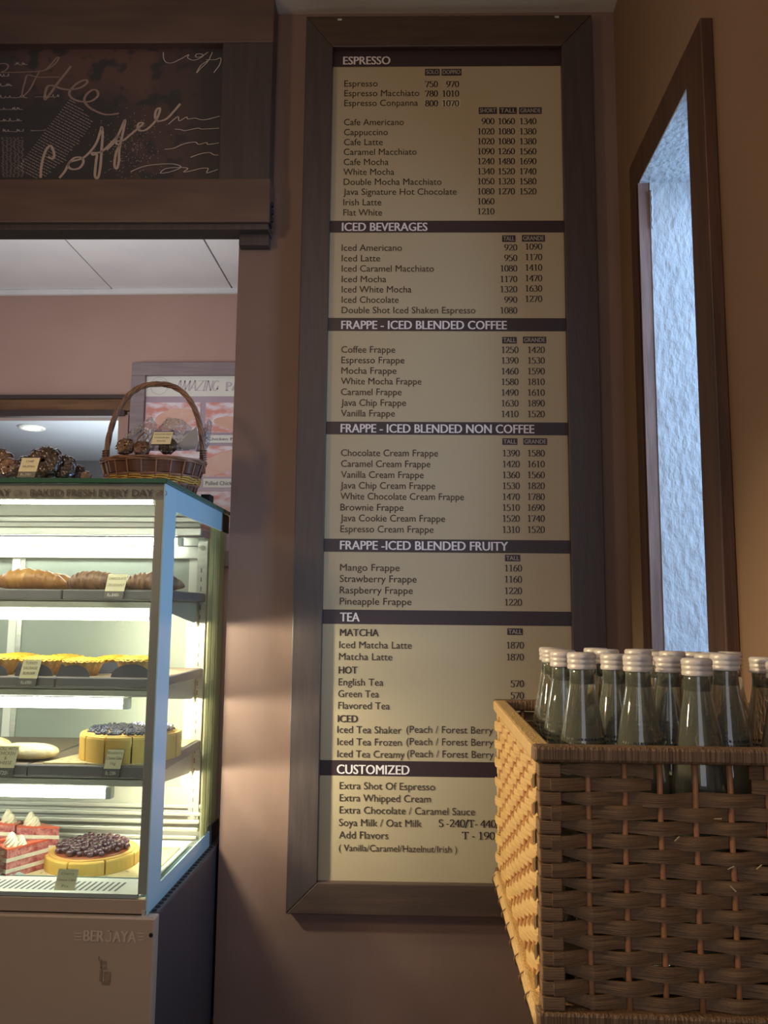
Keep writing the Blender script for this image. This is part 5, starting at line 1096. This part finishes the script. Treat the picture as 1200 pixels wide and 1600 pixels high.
# bottles
def bottle_parts(t, hgt, ang):
    zl = hgt - .030; zc = hgt - .0155
    prof = [(.020, 0), (.0250, .003), (.0262, .010), (.0262, hgt - .118), (.0255, hgt - .108), (.0235, hgt - .093), (.0185, hgt - .065), (.0150, hgt - .046), (.0125, hgt - .031), (.0118, hgt - .022), (.0122, hgt - .017), (.0112, hgt - .015), (.0112, hgt - .003)]
    inner = [(.0095, hgt - .003), (.0095, hgt - .015), (.0098, zl), (.0002, zl)]
    mb = MB(); n = 40; pr_ = prof + inner; vs = []
    for r, zz in pr_:
        for i in range(n): a = 2 * PI * i / n; vs.append((r * math.cos(a), r * math.sin(a), zz))
    k = len(pr_); fs = [(j * n + i, j * n + (i + 1) % n, (j + 1) * n + (i + 1) % n, (j + 1) * n + i) for j in range(k - 1) for i in range(n)] + [tuple(range(n - 1, -1, -1)), tuple(range((k - 1) * n, k * n))]
    mb.add(vs, fs); obj('glass_body', mb, m_bottle, t, smooth=True)
    n = 60; mb = MB(); pc = [(.0137, zc), (.0141, zc + .001), (.0139, zc + .0035), (.0132, zc + .0045), (.0140, zc + .0055), (.0140, zc + .0085), (.0134, zc + .0092), (.0141, zc + .0100), (.0141, zc + .0140), (.0130, zc + .0158), (.001, zc + .0162)]
    vs = []
    for ri, (r, zz) in enumerate(pc):
        for i in range(n):
            a = 2 * PI * i / n; rr_ = r + (.00022 if (i % 2 and 6 <= ri <= 8) else 0); vs.append((rr_ * math.cos(a), rr_ * math.sin(a), zz))
    k = len(pc); mb.add(vs, [(j * n + i, j * n + (i + 1) % n, (j + 1) * n + (i + 1) % n, (j + 1) * n + i) for j in range(k - 1) for i in range(n)] + [tuple(range((k - 1) * n, k * n))])
    obj('screw_cap', mb, m_cap, t, smooth=True)
    rs = random.Random(9); mb = MB()
    for row in range(3):
        zz = hgt - .082 - row * .0045; a = -1.15
        def rad(z_): f_ = (hgt - z_ - .065) / (.093 - .065); return .0185 + (.0235 - .0185) * f_ + .0003
        while a < 1.15:
            l = rs.uniform(.05, .16)
            vs = []
            for aa, z_ in ((a, zz), (a + l, zz), (a + l, zz + .0022), (a, zz + .0022)):
                r = rad(z_); vs.append((r * math.sin(aa), -r * math.cos(aa), z_))
            mb.add(vs, [(0, 1, 2, 3)]); a += l + rs.uniform(.03, .07)
    obj('printed_label', mb, m_prt, t)
HB = .302; zbt = BZ0 + .011
proto = thing('water_bottle', (0, 0, 0), 'clear glass water bottle', 'bottle', 'clear glass bottles in the woven basket'); bottle_parts(proto, HB, 0)
BT = [(915, 1019, .832), (900, 1017, .886), (886, 1015, .94), (872, 1013, .995), (860, 1011, 1.05), (926, 1012, 1.00), (949, 1014, .945), (960, 1021, .88), (1004, 1014, .895), (998, 1022, .825),
      (1042, 1018, .98), (1053, 1017, .925), (1051, 1025, .865), (1075, 1028, .805), (1078, 1018, 1.00), (1101, 1019, .945), (1116, 1021, .885), (1147, 1021, .815), (1190, 1033, .80), (1171, 1026, .87), (1010, 1014, 1.05), (1140, 1018, 1.03)]
pos = []
for (x, y, d_) in BT:
    p = atY(x, y, d_); pos.append([p.x, d_, p.z])
for it in range(200):
    for i in range(len(pos)):
        for j in range(i + 1, len(pos)):
            dx, dy = pos[j][0] - pos[i][0], pos[j][1] - pos[i][1]; dd = math.hypot(dx, dy)
            if dd < .0535:
                k = (.0535 - dd) / 2 / (dd + 1e-6)
                pos[i][0] -= dx * k * .5; pos[i][1] -= dy * k; pos[j][0] += dx * k * .5; pos[j][1] += dy * k
    for p in pos:
        p[0] = min(max(p[0], BX0 + .036), BX1 - .036); p[1] = min(max(p[1], BY0 + .036), BY1 - .036)
LB = {0: 'bottle at the basket\'s front left corner, cap catching blue light', 1: 'second bottle from the front along the basket\'s left side', 2: 'third bottle from the front along the basket\'s left side', 3: 'fourth bottle from the front along the basket\'s left side', 4: 'rearmost bottle along the basket\'s left side',
      5: 'back row bottle just right of the left side row, standing highest', 6: 'bottle behind and between the front left bottle and its right neighbour', 7: 'bottle in the gap between the first and second front row bottles', 8: 'bottle directly behind the second front row bottle', 9: 'second front row bottle with a bright blue streak on its glass',
      10: 'bottle in the back rows left of the window\'s dark edge', 11: 'bottle with its white cap top tilted into view, under the window', 12: 'bottle wedged left behind the third front row bottle', 13: 'third front row bottle, its cap lowest of the front middle', 14: 'back row bottle under the blue window light, mostly hidden',
      15: 'bottle behind, half hidden left of the fourth front bottle', 16: 'bottle touching the fourth front row bottle on its left rear', 17: 'fourth front row bottle with the broadest ribbed cap', 18: 'rightmost front bottle, cut off by the picture edge', 19: 'bottle between the fourth front bottle and the rightmost one', 20: 'rear bottle hidden behind the second front row bottle', 21: 'rear bottle hidden behind the fourth front row bottle'}
for i, (x, y, zt_2) in enumerate(pos):
    tp = atY(BT[i][0], BT[i][1], y).z; s_ = (tp - zbt) / (HB + .0007)
    o = proto if i == 0 else dup(proto, (0, 0, 0))
    o.location = (x, y, zbt); o.scale = (1, 1, min(max(s_, .97), 1.03)); o.rotation_euler = (0, 0, random.uniform(-.9, .7))
    o['label'] = LB[i]
